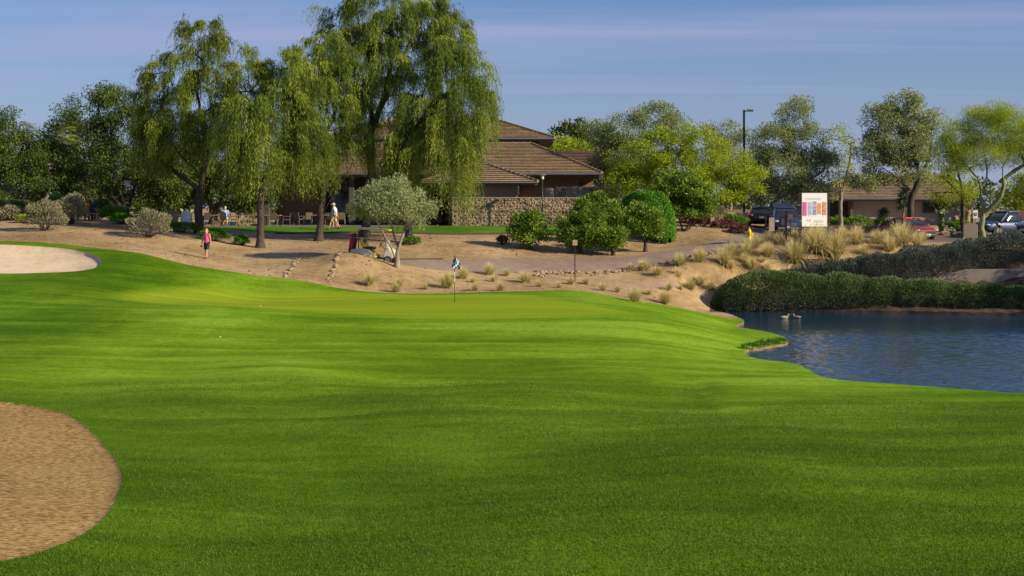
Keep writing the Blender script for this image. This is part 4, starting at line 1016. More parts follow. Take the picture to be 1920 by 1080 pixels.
def palm(label, px, d, h, fr, L, seed, r=0.2, spread=(-0.4, 1.2)):
    g = np.random.default_rng(seed); b = G(px, d); b[2] = TH(b[0], b[1]) - .03
    t = empty('palm_tree', b, label, 'palm', None)
    m = MB(); zz = np.linspace(0, 1, 12); m.tube([(.1 * math.sin(u * 2), 0, h * u) for u in zz], [r * (1.2 - .3 * u + .06 * math.sin(u * 70)) for u in zz], 10); m.build('trunk', M['bark_pale'], t, True)
    Vs = []; Fs = []; ts = []; o = 0
    for k in range(fr):
        a = g.uniform(0, 2 * np.pi); e = g.uniform(*spread); u = np.linspace(0.12, 1, 26)
        rad = L * u * np.cos(e - u * .5); z = L * u * np.sin(e - u * 0.55)
        sp = np.c_[np.cos(a) * rad, np.sin(a) * rad, z + h]; tg = unit(np.gradient(sp, axis=0)); sd = unit(np.cross(tg, [0, 0, 1.0]))
        for s in (-1, 1):
            al = unit(sd * s * .8 + tg * .7 + np.array([0, 0, -.25]) + g.normal(0, .1, (26, 3)))
            V, Fq = leaf_quads(sp, al, L * .34 * np.sin(np.clip(u, .1, .93) * np.pi) ** .6 + .05, .05, g)
            Vs.append(V); Fs.append(Fq + o); o += len(V); ts.append(np.full(len(V), g.uniform(.2, .8)))
    obj('fronds', mesh_np('fronds', np.vstack(Vs), [np.vstack(Fs)], M['leaf_palm'], tint=np.concatenate(ts)), t)
palm('palm with arching fronds rising above the left dark trees', 88, 108, 6.2, 34, 2.9, 311, .22)
palm('short pale-trunked palm between the sage shrubs and mesquite', 133, 100, 2.1, 16, 1.1, 312, .22)
palm('small low palm in the shade behind the lantern post', 275, 101, 0.5, 20, 1.5, 313, .15, (0.1, 1.3))
def pear(label, px, d, s, seed, n=34):
    g = np.random.default_rng(seed); b = G(px, d); b[2] = TH(b[0], b[1])
    t = empty('prickly_pear', b, label, 'cactus', 'prickly pears')
    nodes = [np.array([0, 0, 0.0])]
    for k in range(n):
        p = nodes[g.integers(0, len(nodes))]; e = rdir(1, g)[0]; e[2] = abs(e[2]) + .5; e /= np.linalg.norm(e); L = g.uniform(.2, .3) * s
        q = p + e * L
        if abs(q[0]) > .75 * s or abs(q[1]) > .6 * s or q[2] > 1.25 * s: continue
        m = MB(); m.ell((0, 0, 0), (L * .42, .035, L * .58), 10, 7); o = m.build('pad', M['leaf_cactus'], t, True)
        o.location = (p + q) / 2; o.rotation_euler = (Vector(e).to_track_quat('Z', 'Y') @ Euler((0, 0, g.uniform(0, 3))).to_quaternion()).to_euler(); nodes.append(q)
pear('prickly pear cactus clump left of the shaggy yucca trunks', 1765, 101, 1.35, 321, 60)
pear('small prickly pear by the grey sign stone', 1786, 95, .75, 322, 26)
pear('prickly pear cactus half hidden at the left edge', 12, 88, 1.0, 323, 34)
pear('prickly pear behind the white board', 352, 98, 1.2, 324, 40)
# ------------------------------------------------------------------ buildings
def tile_mat(name, a, b, c):
    t = NT(name); v = t.coords('Object', (1, 1, 1)); n1 = t.noise(v, 3.2, 3, 0.6); n2 = t.noise(t.coords('Object', (3.2, 0.4, 2.5)), 1.2, 4, 0.7)
    f = t.math('ADD', t.math('MULTIPLY', n1, .4), t.math('ADD', t.math('MULTIPLY', n2, .42), t.math('MULTIPLY', t.attr('tint'), .14)))
    return t.done(t.bsdf(t.ramp(f, [(.3, a), (.52, b), (.75, c)]), .9, t.bump(n1, .4, .03), spec=.15))
M['tile'] = tile_mat('roof_tile', (0.17, 0.113, 0.066), (0.27, 0.19, 0.12), (0.37, 0.28, 0.185))
M['tile2'] = tile_mat('roof_tile_grey', (0.16, 0.115, 0.08), (0.25, 0.185, 0.13), (0.34, 0.26, 0.19))
M['tile_dark'] = tile_mat('roof_tile_dark', (0.085, 0.05, 0.04), (0.13, 0.08, 0.06), (0.17, 0.11, 0.085))
M['stucco'] = plain('tan_stucco', (0.40, 0.28, 0.18), .9, var=.08, scale=2.5, bump=.2)
M['stucco_brown'] = plain('brown_stucco', (0.20, 0.135, 0.09), .9, var=.1, scale=2.5, bump=.2)
M['stucco_grey'] = plain('grey_tan_stucco', (0.34, 0.285, 0.23), .9, var=.08, scale=2.5, bump=.2)
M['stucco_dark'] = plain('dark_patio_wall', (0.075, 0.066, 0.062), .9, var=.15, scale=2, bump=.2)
M['brickband'] = plain('dark_brick', (0.17, 0.09, 0.055), .9, var=.35, scale=12, bump=.4)
M['fascia'] = plain('brown_fascia', (0.10, 0.07, 0.055), .7)
M['gutter'] = plain('grey_gutter', (0.30, 0.32, 0.36), .35, .6)
def block_mat():
    t = NT('split_face_block'); oi = t.node('ShaderNodeObjectInfo'); v = t.coords('Object'); n = t.noise(v, 14, 4, .7)
    f = t.math('ADD', t.math('MULTIPLY', oi.outputs['Random'], .5), t.math('MULTIPLY', n, .5))
    return t.done(t.bsdf(t.ramp(f, [(.2, (0.15, 0.113, 0.078)), (.5, (0.28, 0.213, 0.145)), (.8, (0.40, 0.32, 0.22))]), .95, t.bump(n, .8, .04), spec=.1))
M['block'] = block_mat()
M['cap'] = plain('wall_cap', (0.36, 0.28, 0.2), .9, var=.15, scale=5, bump=.3)
M['glass_dark'] = plain('dark_glass', (0.012, 0.014, 0.016), .06, var=.05)
M['concrete'] = plain('retaining_concrete', (0.21, 0.175, 0.15), .9, var=.16, scale=1.4, bump=.35)
M['stone'] = plain('rock', (0.34, 0.245, 0.165), .95, var=.45, scale=3, bump=.8)
M['boulder'] = plain('brown_boulder', (0.13, 0.09, 0.065), .95, var=.45, scale=2.2, bump=.9)
M['metal_dark'] = plain('dark_metal', (0.03, 0.028, 0.026), .45, .3)
M['metal_green'] = plain('dark_green_metal', (0.018, 0.045, 0.035), .4, .2)
M['metal_grey'] = plain('grey_metal', (0.25, 0.24, 0.23), .4, .7)
M['chrome'] = plain('chrome', (0.65, 0.65, 0.66), .12, 1.0, var=.03)
M['white'] = plain('white_paint', (0.78, 0.78, 0.76), .5, var=.03)
M['cream'] = plain('cream_plastic', (0.62, 0.56, 0.45), .4, coat=.3, var=.04)
M['black'] = plain('black_plastic', (0.018, 0.018, 0.019), .5)
M['rubber'] = plain('tyre_rubber', (0.02, 0.02, 0.02), .85)
M['yellow'] = plain('yellow_paint', (0.70, 0.50, 0.012), .4, coat=.3, var=.08)
M['red'] = plain('red_fabric', (0.52, 0.02, 0.025), .6)
M['blue'] = plain('blue_fabric', (0.03, 0.10, 0.42), .6)
M['wood'] = plain('wood_post', (0.40, 0.29, 0.17), .85, var=.3, scale=5, bump=.4)
M['rust'] = plain('rust_brown_post', (0.16, 0.055, 0.035), .7, var=.3)
M['clay'] = plain('clay_urn', (0.36, 0.22, 0.14), .7, var=.15, scale=3)
M['weave'] = plain('brown_weave', (0.13, 0.095, 0.07), .8, var=.2, scale=30)
M['tabletop'] = plain('wood_tabletop', (0.30, 0.20, 0.12), .55, var=.2)
M['terrazzo'] = plain('patio_floor', (0.16, 0.13, 0.11), .8, var=.12, scale=2)
M['red_car'] = plain('red_car_paint', (0.36, 0.008, 0.022), .25, .35, coat=1, var=.02)
M['navy_car'] = plain('navy_car_paint', (0.03, 0.05, 0.115), .35, .3, coat=.5, var=.02)
M['blue_car'] = plain('blue_car_paint', (0.014, 0.035, 0.11), .45, .2, coat=.25, var=.02)
M['white_car'] = plain('pale_blue_car_paint', (0.38, 0.48, 0.66), .25, .2, coat=1, var=.02)
M['black_car'] = plain('black_car_paint', (0.008, 0.008, 0.01), .25, .3, coat=1, var=.02)
M['lens'] = plain('headlight_lens', (0.75, 0.77, 0.8), .1, .5, var=.02)
M['tail'] = plain('tail_light', (0.45, 0.01, 0.01), .2, coat=.6, var=.02)
M['plate'] = plain('licence_plate', (0.6, 0.62, 0.64), .5, var=.05)
def glass_mat():
    t = NT('car_glass'); return t.done(t.bsdf((0.02, 0.024, 0.03), .03, spec=.7, coat=.5))
M['glass'] = glass_mat()

def roof_face(acc, A, B, C, D, course=0.42, step=0.085):
    """tiled slope between eave A-B and top C-D (D above A)"""
    A, B, C, D = [np.array(v, float) for v in (A, B, C, D)]
    nrm = np.cross(B - A, D - A) if np.linalg.norm(D - A) > .01 else np.cross(B - A, C - A); nrm /= np.linalg.norm(nrm)
    if nrm[2] < 0: nrm = -nrm
    o = len(acc['v']); acc['v'] += [A - nrm * .03, B - nrm * .03, C - nrm * .03, D - nrm * .03]; acc['t'] += [.1] * 4
    acc['f'] += [(o, o + 1, o + 2, o + 3)]
    n = max(2, int(np.linalg.norm((C + D) / 2 - (A + B) / 2) / course))
    for i in range(n):
        t0, t1 = i / n, (i + 1) / n + .03 / n
        a = A + (D - A) * t0; b = B + (C - B) * t0; c = B + (C - B) * min(t1, 1); d = A + (D - A) * min(t1, 1)
        m = max(1, int(np.linalg.norm(b - a) / 1.3))
        for k in range(m):
            s0, s1 = k / m, (k + 1) / m
            j = acc['g'].uniform(-.006, .006); tt = acc['g'].uniform(0, 1)
            V = [a + (b - a) * s0 + nrm * (step + j), a + (b - a) * s1 + nrm * (step + j), d + (c - d) * s1 + nrm * .008, d + (c - d) * s0 + nrm * .008, a + (b - a) * s0 + nrm * (step + j - .03), a + (b - a) * s1 + nrm * (step + j - .03), b + (a - b) * (1 - s1) + (c - b) * .0, a]
            V = V[:6]
            o = len(acc['v']); acc['v'] += V; acc['f'] += [(o, o + 1, o + 2, o + 3), (o + 4, o + 5, o + 1, o)]; acc['t'] += [tt] * 6
def hip_roof(parent, x0, x1, y0, y1, ze, zr, rx0, rx1, yr, mat, part='roof', org=(0, 0, 0), ridgecap=True):
    """hip roof: eave rectangle, ridge rx0..rx1 at yr; sub-parts tiles, fascia, gutter, ridge caps"""
    acc = dict(v=[], f=[], t=[], g=np.random.default_rng(int(abs(x0 * 31)) + 5))
    e = [(x0, y0, ze), (x1, y0, ze), (x1, y1, ze), (x0, y1, ze)]; r0, r1 = (rx0, yr, zr), (rx1, yr, zr)
    roof_face(acc, e[0], e[1], r1, r0); roof_face(acc, e[2], e[3], r0, r1); roof_face(acc, e[1], e[2], r1, r1); roof_face(acc, e[3], e[0], r0, r0)
    org = np.array(org, float)
    me = mesh_np('tiles', np.array(acc['v']) - org, [np.array(acc['f'])], mat, tint=acc['t'])
    roof = tag(obj(part, me, parent), kind='stuff')
    m = MB(); t = .2
    m.box(((x0 + x1) / 2 - org[0], y0 + .06 - org[1], ze - t / 2 - .03 - org[2]), (x1 - x0 - .02, .05, t)); m.box((x1 - .06 - org[0], (y0 + y1) / 2 - org[1], ze - t / 2 - .03 - org[2]), (.05, y1 - y0 - .14, t))
    m.box((x0 + .06 - org[0], (y0 + y1) / 2 - org[1], ze - t / 2 - .03 - org[2]), (.05, y1 - y0 - .14, t))
    m.box(((x0 + x1) / 2 - org[0], (y0 + y1) / 2 - org[1], ze - .16 - org[2]), (x1 - x0 - .2, y1 - y0 - .2, .04))
    m.build('fascia', M['fascia'], roof)
    m = MB(); m.box(((x0 + x1) / 2 - org[0], y0 - .035 - org[1], ze - .035 - org[2]), (x1 - x0 + .06, .1, .085)); m.build('gutter', M['gutter'], roof)
    if ridgecap:
        m = MB()
        for a, b in ((r1, e[1]), (r0, e[0]), (r0, r1), (r1, e[2])):
            a = Vector(a) - Vector(org); b = Vector(b) - Vector(org); L = (b - a).length; n = max(2, int(L / .42))
            for i in range(n):
                p = a.lerp(b, i / n) + Vector((0, 0, .04)); q = a.lerp(b, (i + 1.08) / n) + Vector((0, 0, .06)); m.tube([p, q], [.11, .13], 6)
        tag(m.build('ridge_caps', mat, roof), kind='stuff')
        me = roof.children[-1].data
        a_ = me.attributes.new('tint', 'FLOAT', 'POINT'); a_.data.foreach_set('value', np.full(len(me.vertices), .2, np.float32))
    return roof

def wpx(x, d): return (x - 960.0) / F * d
def zpx(y, d): return (HOR - y) / F * d
LAWN_Z = -1.27
CO = np.array([0.0, 100.0, LAWN_Z])
club = empty('clubhouse', CO, 'low tan clubhouse with stacked brown tiled hip roofs behind the trees', 'building')
def cbox(name, mat, x0, x1, y0, y1, z0, z1, parent=club, bevel=0):
    m = MB(); m.box(((x0 + x1) / 2 - CO[0], (y0 + y1) / 2 - CO[1], (z0 + z1) / 2 - CO[2]), (x1 - x0, y1 - y0, z1 - z0)); return m.build(name, mat, parent, bevel=bevel)
ze = zpx(325, 100)
hip_roof(club, wpx(480, 100), wpx(1128, 100), 100, 116, ze, zpx(270, 108), wpx(480, 100) + 8, wpx(996, 108), 108, M['tile'], org=CO)
zu = zpx(259, 109)
hip_roof(club, wpx(600, 109), wpx(1040, 109), 109, 121, zu, zpx(222, 115), wpx(600, 109) + 6, wpx(918, 115), 115, M['tile'], org=CO)
zp = zpx(341, 97.3)
hip_roof(club, wpx(790, 97.3), wpx(1008, 97.3), 97.3, 104.5, zp, zpx(309, 101), wpx(790, 97.3) + 3.6, wpx(912, 101), 100.9, M['tile'], org=CO)
cbox('wall', M['brickband'], wpx(640, 110), wpx(1010, 110), 110.2, 119, ze - .2, zu - .05)
cbox('wall', M['stucco_brown'], wpx(975, 101.2), wpx(1112, 101.2), 101.4, 112, LAWN_Z - .2, ze - .18)
cbox('wall', M['stucco'], wpx(850, 98.4), wpx(971, 98.4), 98.5, 101.3, LAWN_Z - .2, zp - .2)
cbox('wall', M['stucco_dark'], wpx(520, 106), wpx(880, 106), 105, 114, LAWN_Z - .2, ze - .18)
cbox('wall', M['stucco_brown'], wpx(522, 103.5), wpx(608, 103.5), 103.6, 104.9, LAWN_Z - .2, ze - .2)
for px in (500, 660, 846):
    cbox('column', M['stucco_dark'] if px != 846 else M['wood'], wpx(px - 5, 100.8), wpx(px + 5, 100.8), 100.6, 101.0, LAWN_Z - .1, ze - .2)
for px in (640, 700, 760, 820):
    f = cbox('window', M['metal_dark'], wpx(px - 22, 104.9), wpx(px + 22, 104.9), 104.86, 104.99, LAWN_Z + .1, LAWN_Z + 2.5)
    cbox('pane', M['glass_dark'], wpx(px - 20, 104.8), wpx(px + 20, 104.8), 104.82, 104.85, LAWN_Z + .2, LAWN_Z + 2.4, f)
cbox('wall_vent', M['metal_dark'], wpx(1085, 101.3), wpx(1096, 101.3), 101.28, 101.39, zpx(347, 101.3), zpx(341, 101.3))
# wood-shingled far wing
wing = empty('clubhouse_wing', (wpx(1090, 118), 120, -1.2), 'plain dark brown roofed wing seen past the main roof', 'building')
WO = (wpx(1090, 118), 120, -1.2); 
hip_roof(wing, wpx(1020, 116), wpx(1160, 116), 116, 126, zpx(318, 116), zpx(283, 121), wpx(1045, 121), wpx(1135, 121), 121, M['tile_dark'], org=WO, ridgecap=False)
m = MB(); m.box((0, 1, .5), (5.2, 8, 3.8)); m.build('wall', M['stucco_brown'], wing)

def block_mesh(seed, L=.4, Hh=.2, D=.2):
    g = np.random.default_rng(seed); nx, nz = 7, 4; V = []
    for k in range(nz):
        for i in range(nx):
            e = (i in (0, nx - 1)) or (k in (0, nz - 1))
            V.append((-L / 2 + .002 + (L - .004) * i / (nx - 1), (g.uniform(-.06, -.01) if e else g.uniform(-.085, -.01)), .002 + (Hh - .004) * k / (nz - 1)))
    Fq = [(k * nx + i, k * nx + i + 1, (k + 1) * nx + i + 1, (k + 1) * nx + i) for k in range(nz - 1) for i in range(nx - 1)]
    o = len(V); V += [(-L / 2 + .006, D, .005), (L / 2 - .006, D, .005), (L / 2 - .006, D, Hh - .005), (-L / 2 + .006, D, Hh - .005)]
    Fq += [(0, (nz - 1) * nx, o + 3, o), (nx - 1, o + 1, o + 2, nz * nx - 1)]
    Ft = [((nz - 1) * nx + i for i in range(nx))]
    me = bpy.data.meshes.new('block'); me.from_pydata(V, [], Fq + [tuple((nz - 1) * nx + i for i in range(nx)) + (o + 2, o + 3)])
    me.materials.append(M['block']); return me
BLK = [block_mesh(400 + i) for i in range(10)]
def block_wall(label, x0, y0, z0, cols, rows, seed, cap=True, core_z=None):
    t = empty('block_wall', (x0, y0, z0), label, 'wall'); g = random.Random(seed)
    for r in range(rows):
        for c in range(cols - (r % 2)):
            o = obj('block', g.choice(BLK), t); o.location = (.2 + c * .4 + (.2 if r % 2 else 0), g.uniform(-.012, .012), r * .2)
    m = MB(); m.box((cols * .2, .18, rows * .1 + (core_z or 0) / 2), (cols * .4, .34, rows * .2 - .01 - (core_z or 0))); m.build('core', M['cap'], t)
    if cap:
        for c in range(int(cols * .4 / .8)):
            m = MB(); m.box((.4 + c * .8, .12, rows * .2 + .035), (.785, .36, .06)); m.build('cap_stone', M['cap'], t, bevel=.008)
    return t
block_wall('long rough tan block wall behind the lone citrus tree', wpx(848, 95), 95, LAWN_Z - .06, 27, 10, 5)
block_wall('higher rough block wall behind the long one, near the hedge', wpx(1042, 98), 98, zpx(352, 98) - 1.4, 11, 7, 6, core_z=-1.4)
gt = empty('slatted_gate', P(1076, 384, 97.4), 'pale slatted metal gate set in front of the higher block wall', 'gate')
m = MB(); m.box((-.5, 0, .5), (.07, .07, 1.0)); m.box((.5, 0, .5), (.07, .07, 1.0)); m.box((0, 0, .98), (1.0, .06, .07)); m.build('gate_frame', M['cap'], gt)
for i in range(6):
    m = MB(); m.box((-.4 + i * .16, 0, .46), (.09, .035, .9)); m.build('slat', M['stucco_grey'], gt)
ub = empty('utility_box', P(1030, 385, 97), 'tan rounded utility housing just above the block wall', 'housing')
m = MB(); m.lathe([(.34, 0), (.34, 1.1), (.31, 1.17), (.1, 1.2)], k=18); m.build('housing', M['stucco'], ub, True)
m = MB(); m.lathe([(.36, .95), (.36, .99)], k=18); m.build('band', M['cap'], ub)

# second house on the right
H2 = np.array([wpx(1680, 118), 118.0, -1.2])
house = empty('far_house', H2, 'low grey-tan house with brown tiled roof behind the red car', 'building')
hip_roof(house, wpx(1535, 114), wpx(1838, 114), 114, 126, zpx(372, 114), zpx(330, 120), wpx(1590, 120), wpx(1780, 120), 120, M['tile2'], org=H2)
def hbox(name, mat, x0, x1, y0, y1, z0, z1, parent=house):
    m = MB(); m.box(((x0 + x1) / 2 - H2[0], (y0 + y1) / 2 - H2[1], (z0 + z1) / 2 - H2[2]), (x1 - x0, y1 - y0, z1 - z0)); return m.build(name, mat, parent)
hbox('wall', M['stucco_grey'], wpx(1598, 115), wpx(1825, 115), 115, 124, -1.5, zpx(372, 114) - .17)
hbox('wall', M['stucco_dark'], wpx(1545, 116.5), wpx(1597, 116.5), 116.5, 124, -1.5, zpx(372, 114) - .17)
hbox('post', M['fascia'], wpx(1594, 114.6), wpx(1599, 114.6), 114.5, 114.8, -1.5, zpx(372, 114) - .17)
f = hbox('window', M['fascia'], wpx(1730, 114.9), wpx(1775, 114.9), 114.9, 115.0, -.4, .7); hbox('pane', M['glass_dark'], wpx(1733, 114.9), wpx(1772, 114.9), 114.87, 114.89, -.3, .6, f)
# low tan wall behind the hydrant
gw = empty('garden_wall', (wpx(1400, 104), 104, -1.5), 'low plain tan garden wall behind the parked SUV', 'wall')
m = MB(); m.box((0, 0, .55), (4.6, .25, 1.5)); m.build('wall_face', M['stucco'], gw); m = MB(); m.box((0, 0, 1.34), (4.7, .34, .07)); m.build('cap_stone', M['cap'], gw)
gw = empty('garden_wall', (wpx(120, 126), 126, -1.2), 'pale building wall glimpsed through the left trees', 'wall')
m = MB(); m.box((0, 0, 2), (6, .4, 4.0)); m.build('wall_face', M['stucco'], gw); m = MB(); m.box((0, 0, 4.05), (6.3, .6, .15)); m.build('cap_stone', M['cap'], gw)
# retaining wall on the bank
rw = empty('retaining_wall', P(1830, 540, 80.3), 'smooth concrete retaining wall between the two bank hedges', 'wall')
m = MB(); ax, az = wpx(1735, 80.3) - wpx(1830, 80.3), 0
prof = [(wpx(1735, 80.3) - rw.location.x, -.6), (wpx(2150, 80.3) - rw.location.x, -.6), (wpx(2150, 80.3) - rw.location.x, zpx(504, 80.3) - rw.location.z), (wpx(1812, 80.3) - rw.location.x, zpx(505, 80.3) - rw.location.z), (wpx(1735, 80.3) - rw.location.x, zpx(524, 80.3) - rw.location.z)]
m.prism(prof, 'y', 0, .3); m.build('wall_face', M['concrete'], rw, bevel=.015)

# stones
def stone_mesh(seed, mat):
    g = random.Random(seed); bm = bmesh.new(); bmesh.ops.create_icosphere(bm, subdivisions=1, radius=1)
    for v in bm.verts: v.co *= g.uniform(.72, 1.15); v.co.z *= .75
    me = bpy.data.meshes.new('stone'); bm.to_mesh(me); bm.free(); me.materials.append(mat); return me
ST = [stone_mesh(500 + i, M['stone']) for i in range(6)]; BO = [stone_mesh(520 + i, M['boulder']) for i in range(3)]
def stone_row(name, label, path, n, r, seed, wid=.15, cat='stone edging'):
    g = random.Random(seed); p = smooth_poly(path, 2, False); s = np.r_[0, np.cumsum(np.linalg.norm(np.diff(p, axis=0), axis=1))]
    mid = p[len(p) // 2]; t = empty(name, (mid[0], mid[1], TH(*mid[:2])), label, cat)
    for i in range(n):
        u = (i + g.uniform(.2, .8)) / n * s[-1]; x = np.interp(u, s, p[:, 0]) + g.uniform(-wid, wid); y = np.interp(u, s, p[:, 1]) + g.uniform(-wid, wid)
        o = obj('stone', g.choice(ST), t); q = r * g.uniform(.6, 1.25)
        o.location = (x - mid[0], y - mid[1], TH(x, y) + q * .25 - t.location.z); o.scale = (q * g.uniform(.8, 1.4), q, q * .9); o.rotation_euler = (g.uniform(-.3, .3), g.uniform(-.3, .3), g.uniform(0, 6))
stone_row('stone_edging', 'row of rough stones along the left side of the sand ramp', XY([(530, 69.6), (545, 71.2), (553, 73), (562, 75.2)]), 42, .10, 1, .09)
stone_row('stone_edging', 'row of rough stones along the right side of the sand ramp', XY([(616, 69.8), (624, 71.2), (632, 73), (640, 74.4), (660, 75)]), 44, .10, 2, .09)
stone_row('stone_edging', 'bed of small pale stones along the lower driveway edge', XY([(1008, 76.9), (1060, 77.2), (1130, 77.3), (1200, 77.9), (1290, 79.6), (1390, 82.3)]), 150, .11, 3, .3)
stone_row('stone_edging', 'stones at the round tip of the driveway island', XY([(1055, 76.9), (1020, 76.8), (1005, 76.4), (1020, 76.0)]), 30, .13, 4, .15)
for px, d, r, l in [(1592, 100, .95, 'dark brown boulder left behind the white board sign'), (1640, 100, .95, 'brown flat boulder just left of the red car'), (1735, 99, .6, 'low tan boulder right of the red car hood'), (1772, 98, .6, 'tan boulder in front of the prickly pear'), (1800, 97, .5, 'tan boulder next to the grey sign stone'), (735, 79.5, .22, 'small pale rock on the dirt beside the driveway kerb'), (1402, 88, .3, 'small grey rock behind the yellow hydrant')]:
    b = G(px, d); b[2] = TH(b[0], b[1]) + r * .2
    o = obj('boulder', (BO if 'brown' in l else ST)[int(px) % 3]); o.location = b; o.scale = (r, r * .8, r * .62); o.rotation_euler = (0, 0, px)
    tag(o, l, 'boulder', 'boulders')
# kerb of the dirt bed beside the driveway
for l, pa in (('dark low timber edging between the cart and the driveway', XY([(748, 77.9), (800, 78.4), (830, 78.6)])), ('thin dark edging where the lawn meets the dirt', [(-15, 87.9), (-4, 87.35), (3, 87.75), (6.3, 89.3)])):
    p = smooth_poly(pa, 2, False); p = resample(p, .5, False); mid = p[len(p) // 2]; t = empty('edging', (mid[0], mid[1], TH(*mid)), l, 'edging'); m = MB()
    for a, b in zip(p[:-1], p[1:]):
        c = (a + b) / 2; m.box((c[0] - mid[0], c[1] - mid[1], TH(*c) + .04 - t.location.z), (np.linalg.norm(b - a) + .01, .07, .14), math.atan2(b[1] - a[1], b[0] - a[0]))
    m.build('board', M['fascia'], t)
# paved patio under the tables
pt = MB(); pt.box((wpx(560, 99), 99.5, LAWN_Z - .04), (20, 10.5, .14)); tag(pt.build('patio_paving', M['terrazzo']), kind='structure')

for o in list(bpy.data.objects):
    if o.parent is None and o.type == 'EMPTY': o['kind'] = 'thing'
# ------------------------------------------------------------------ posts, signs, lamps
def at(px, d, dz=0): 
    b = G(px, d); b[2] = TH(b[0], b[1]) + dz; return b
b = at(1395, 100); lpz = zpx(206, 100) - b[2]
lp_ = empty('light_pole', b, 'tall slim dark green parking lot light pole with one arm', 'light pole')
m = MB(); m.box((0, 0, lpz / 2), (.15, .15, lpz)); m.build('pole', M['metal_green'], lp_, bevel=.01)
m = MB(); m.box((.36, 0, lpz - .09), (.6, .09, .07)); m.build('arm', M['metal_green'], lp_)
m = MB(); m.prism([(.2, lpz - .08), (.66, lpz - .06), (.66, lpz - .0), (.24, lpz + .06)], 'y', -.17, .17); m.build('lamp_head', M['metal_grey'], lp_, bevel=.01)
m = MB(); m.lathe([(.2, 0), (.2, .45), (.17, .5)], k=14); m.build('base', M['concrete'], lp_)
def lamp_post(label, px, d, top):
    b = at(px, d); h = zpx(top, d) - b[2]; t = empty('lamp_post', b, label, 'lamp post', 'lamp posts')
    m = MB(); m.tube([(0, 0, 0), (0, 0, h - .42)], .045, 8); m.tube([(0, 0, 0), (0, 0, .15)], .08, 8); m.build('post', M['metal_dark'], t, True)
    m = MB(); m.lathe([(.05, h - .42), (.1, h - .38), (.1, h - .12), (.08, h - .1)], k=8); m.build('lantern', M['plate'], t)
    m = MB(); m.lathe([(.26, h - .12), (.24, h - .09), (.08, h - .02), (.02, h)], k=14); m.build('lantern_cap', M['metal_grey'], t)
lamp_post('slim lamp post with flat cap before the block wall', 1017, 93.5, 325)
lamp_post('slim dark lamp post beside the dark green clipped shrub', 240, 86, 338)
def mini_sign(label, px, d, top, w, h, board, post='metal_dark', name='post_sign', bw=.05):
    b = at(px, d); H_ = zpx(top, d) - b[2]; t = empty(name, b, label, 'sign')
    m = MB(); m.box((0, .03, H_ / 2), (bw, .04, H_)); m.build('post', M[post], t)
    m = MB(); m.box((0, 0, H_ - h / 2), (w, .025, h)); m.build('board', M[board], t, bevel=.004)
    return t
mini_sign('small square tan sign on a dark post by the lower path', 1078, 75.4, 450, .26, .3, 'cap')
t = mini_sign('grey narrow post with a long pale notice by the SUV', 1447, 86.5, 408, .34, .85, 'stucco_grey')
mini_sign('plain thin dark post left of the pale notice', 1436, 84.5, 406, .12, .22, 'metal_dark', name='post_sign')
t = mini_sign('rust-brown information post with red-framed notice', 1474, 82.5, 396, .1, .2, 'rust', 'rust', 'information_post', .12)
m = MB(); m.box((-.2, -.03, 1.25), (.42, .05, .62)); fr = m.build('notice_frame', M['rust'], t)
m = MB(); m.box((-.2, -.06, 1.27), (.18, .02, .42)); m.build('notice', M['stucco_grey'], fr)
t = mini_sign('thin dark post carrying a brown square plate', 1482, 81.8, 402, .26, .28, 'rust', name='post_sign')
# white board sign
SD = 82.0; b = at(1527, SD); sb = empty('board_sign', b, 'large white event board with five coloured pictures on dark legs', 'sign', rz=math.radians(8))
w2 = 24.5 / F * SD; zt = zpx(362, SD) - b[2]; zb = zpx(424.5, SD) - b[2]
for s in (-1, 1):
    for dx in (.0, .1):
        m = MB(); m.box((s * (w2 + .05 + dx), .03, (zt + .05) / 2), (.045, .06, zt + .05)); m.build('leg', M['metal_dark'], sb)
    for k in range(4):
        m = MB(); m.box((s * (w2 + .1), .03, .35 + k * .55), (.09, .03, .03)); m.build('leg_brace', M['metal_grey'], sb)
m = MB(); m.box((0, .05, zb - .07), (2 * w2 + .1, .05, .05)); m.box((0, .05, zt + .03), (2 * w2 + .1, .05, .05)); m.build('frame', M['metal_dark'], sb)
m = MB(); m.box((0, 0, (zt + zb) / 2), (2 * w2, .05, zt - zb)); pn = m.build('panel', M['white'], sb)
def pic_mat(i, cols):
    t = NT('print_%d' % i); v = t.coords('Object', (3, 3, 5)); n = t.noise(v, 2.2 + i * .4, 3, .6, .8)
    return t.done(t.bsdf(t.ramp(n, [(.3, cols[0]), (.45, cols[1]), (.55, cols[2]), (.7, cols[3])]), .5))
PC = [[(.12, .02, .2), (.75, .12, .35), (.5, .1, .45), (.05, .3, .06)], [(.05, .2, .6), (.2, .45, .75), (.55, .5, .6), (.7, .3, .2)], [(.03, .15, .5), (.15, .3, .6), (.6, .3, .3), (.75, .65, .6)], [(.7, .62, .5), (.75, .35, .05), (.7, .12, .08), (.78, .7, .6)], [(.25, .1, .05), (.5, .2, .15), (.6, .35, .3), (.75, .6, .05)]]
PH = zt - zb
for i, (fx, fw, f0, f1) in enumerate([(.105, .165, .27, .68), (.315, .15, .27, .66), (.505, .15, .25, .66), (.69, .15, .3, .63), (.89, .165, .26, .66)]):
    m = MB(); m.box((-w2 + 2 * w2 * fx, -.03, zt - PH * (f0 + f1) / 2), (2 * w2 * fw, .012, PH * (f1 - f0))); m.build('picture', pic_mat(i, PC[i]), pn)
g_ = random.Random(4)
m = MB(); x = -.58
while x < .4:
    w_ = g_.uniform(.05, .13); m.box((x + w_ / 2, -.0275, zt - PH * .175), (w_, .006, .035)); x += w_ + .025
m.build('headline', M['metal_grey'], pn)
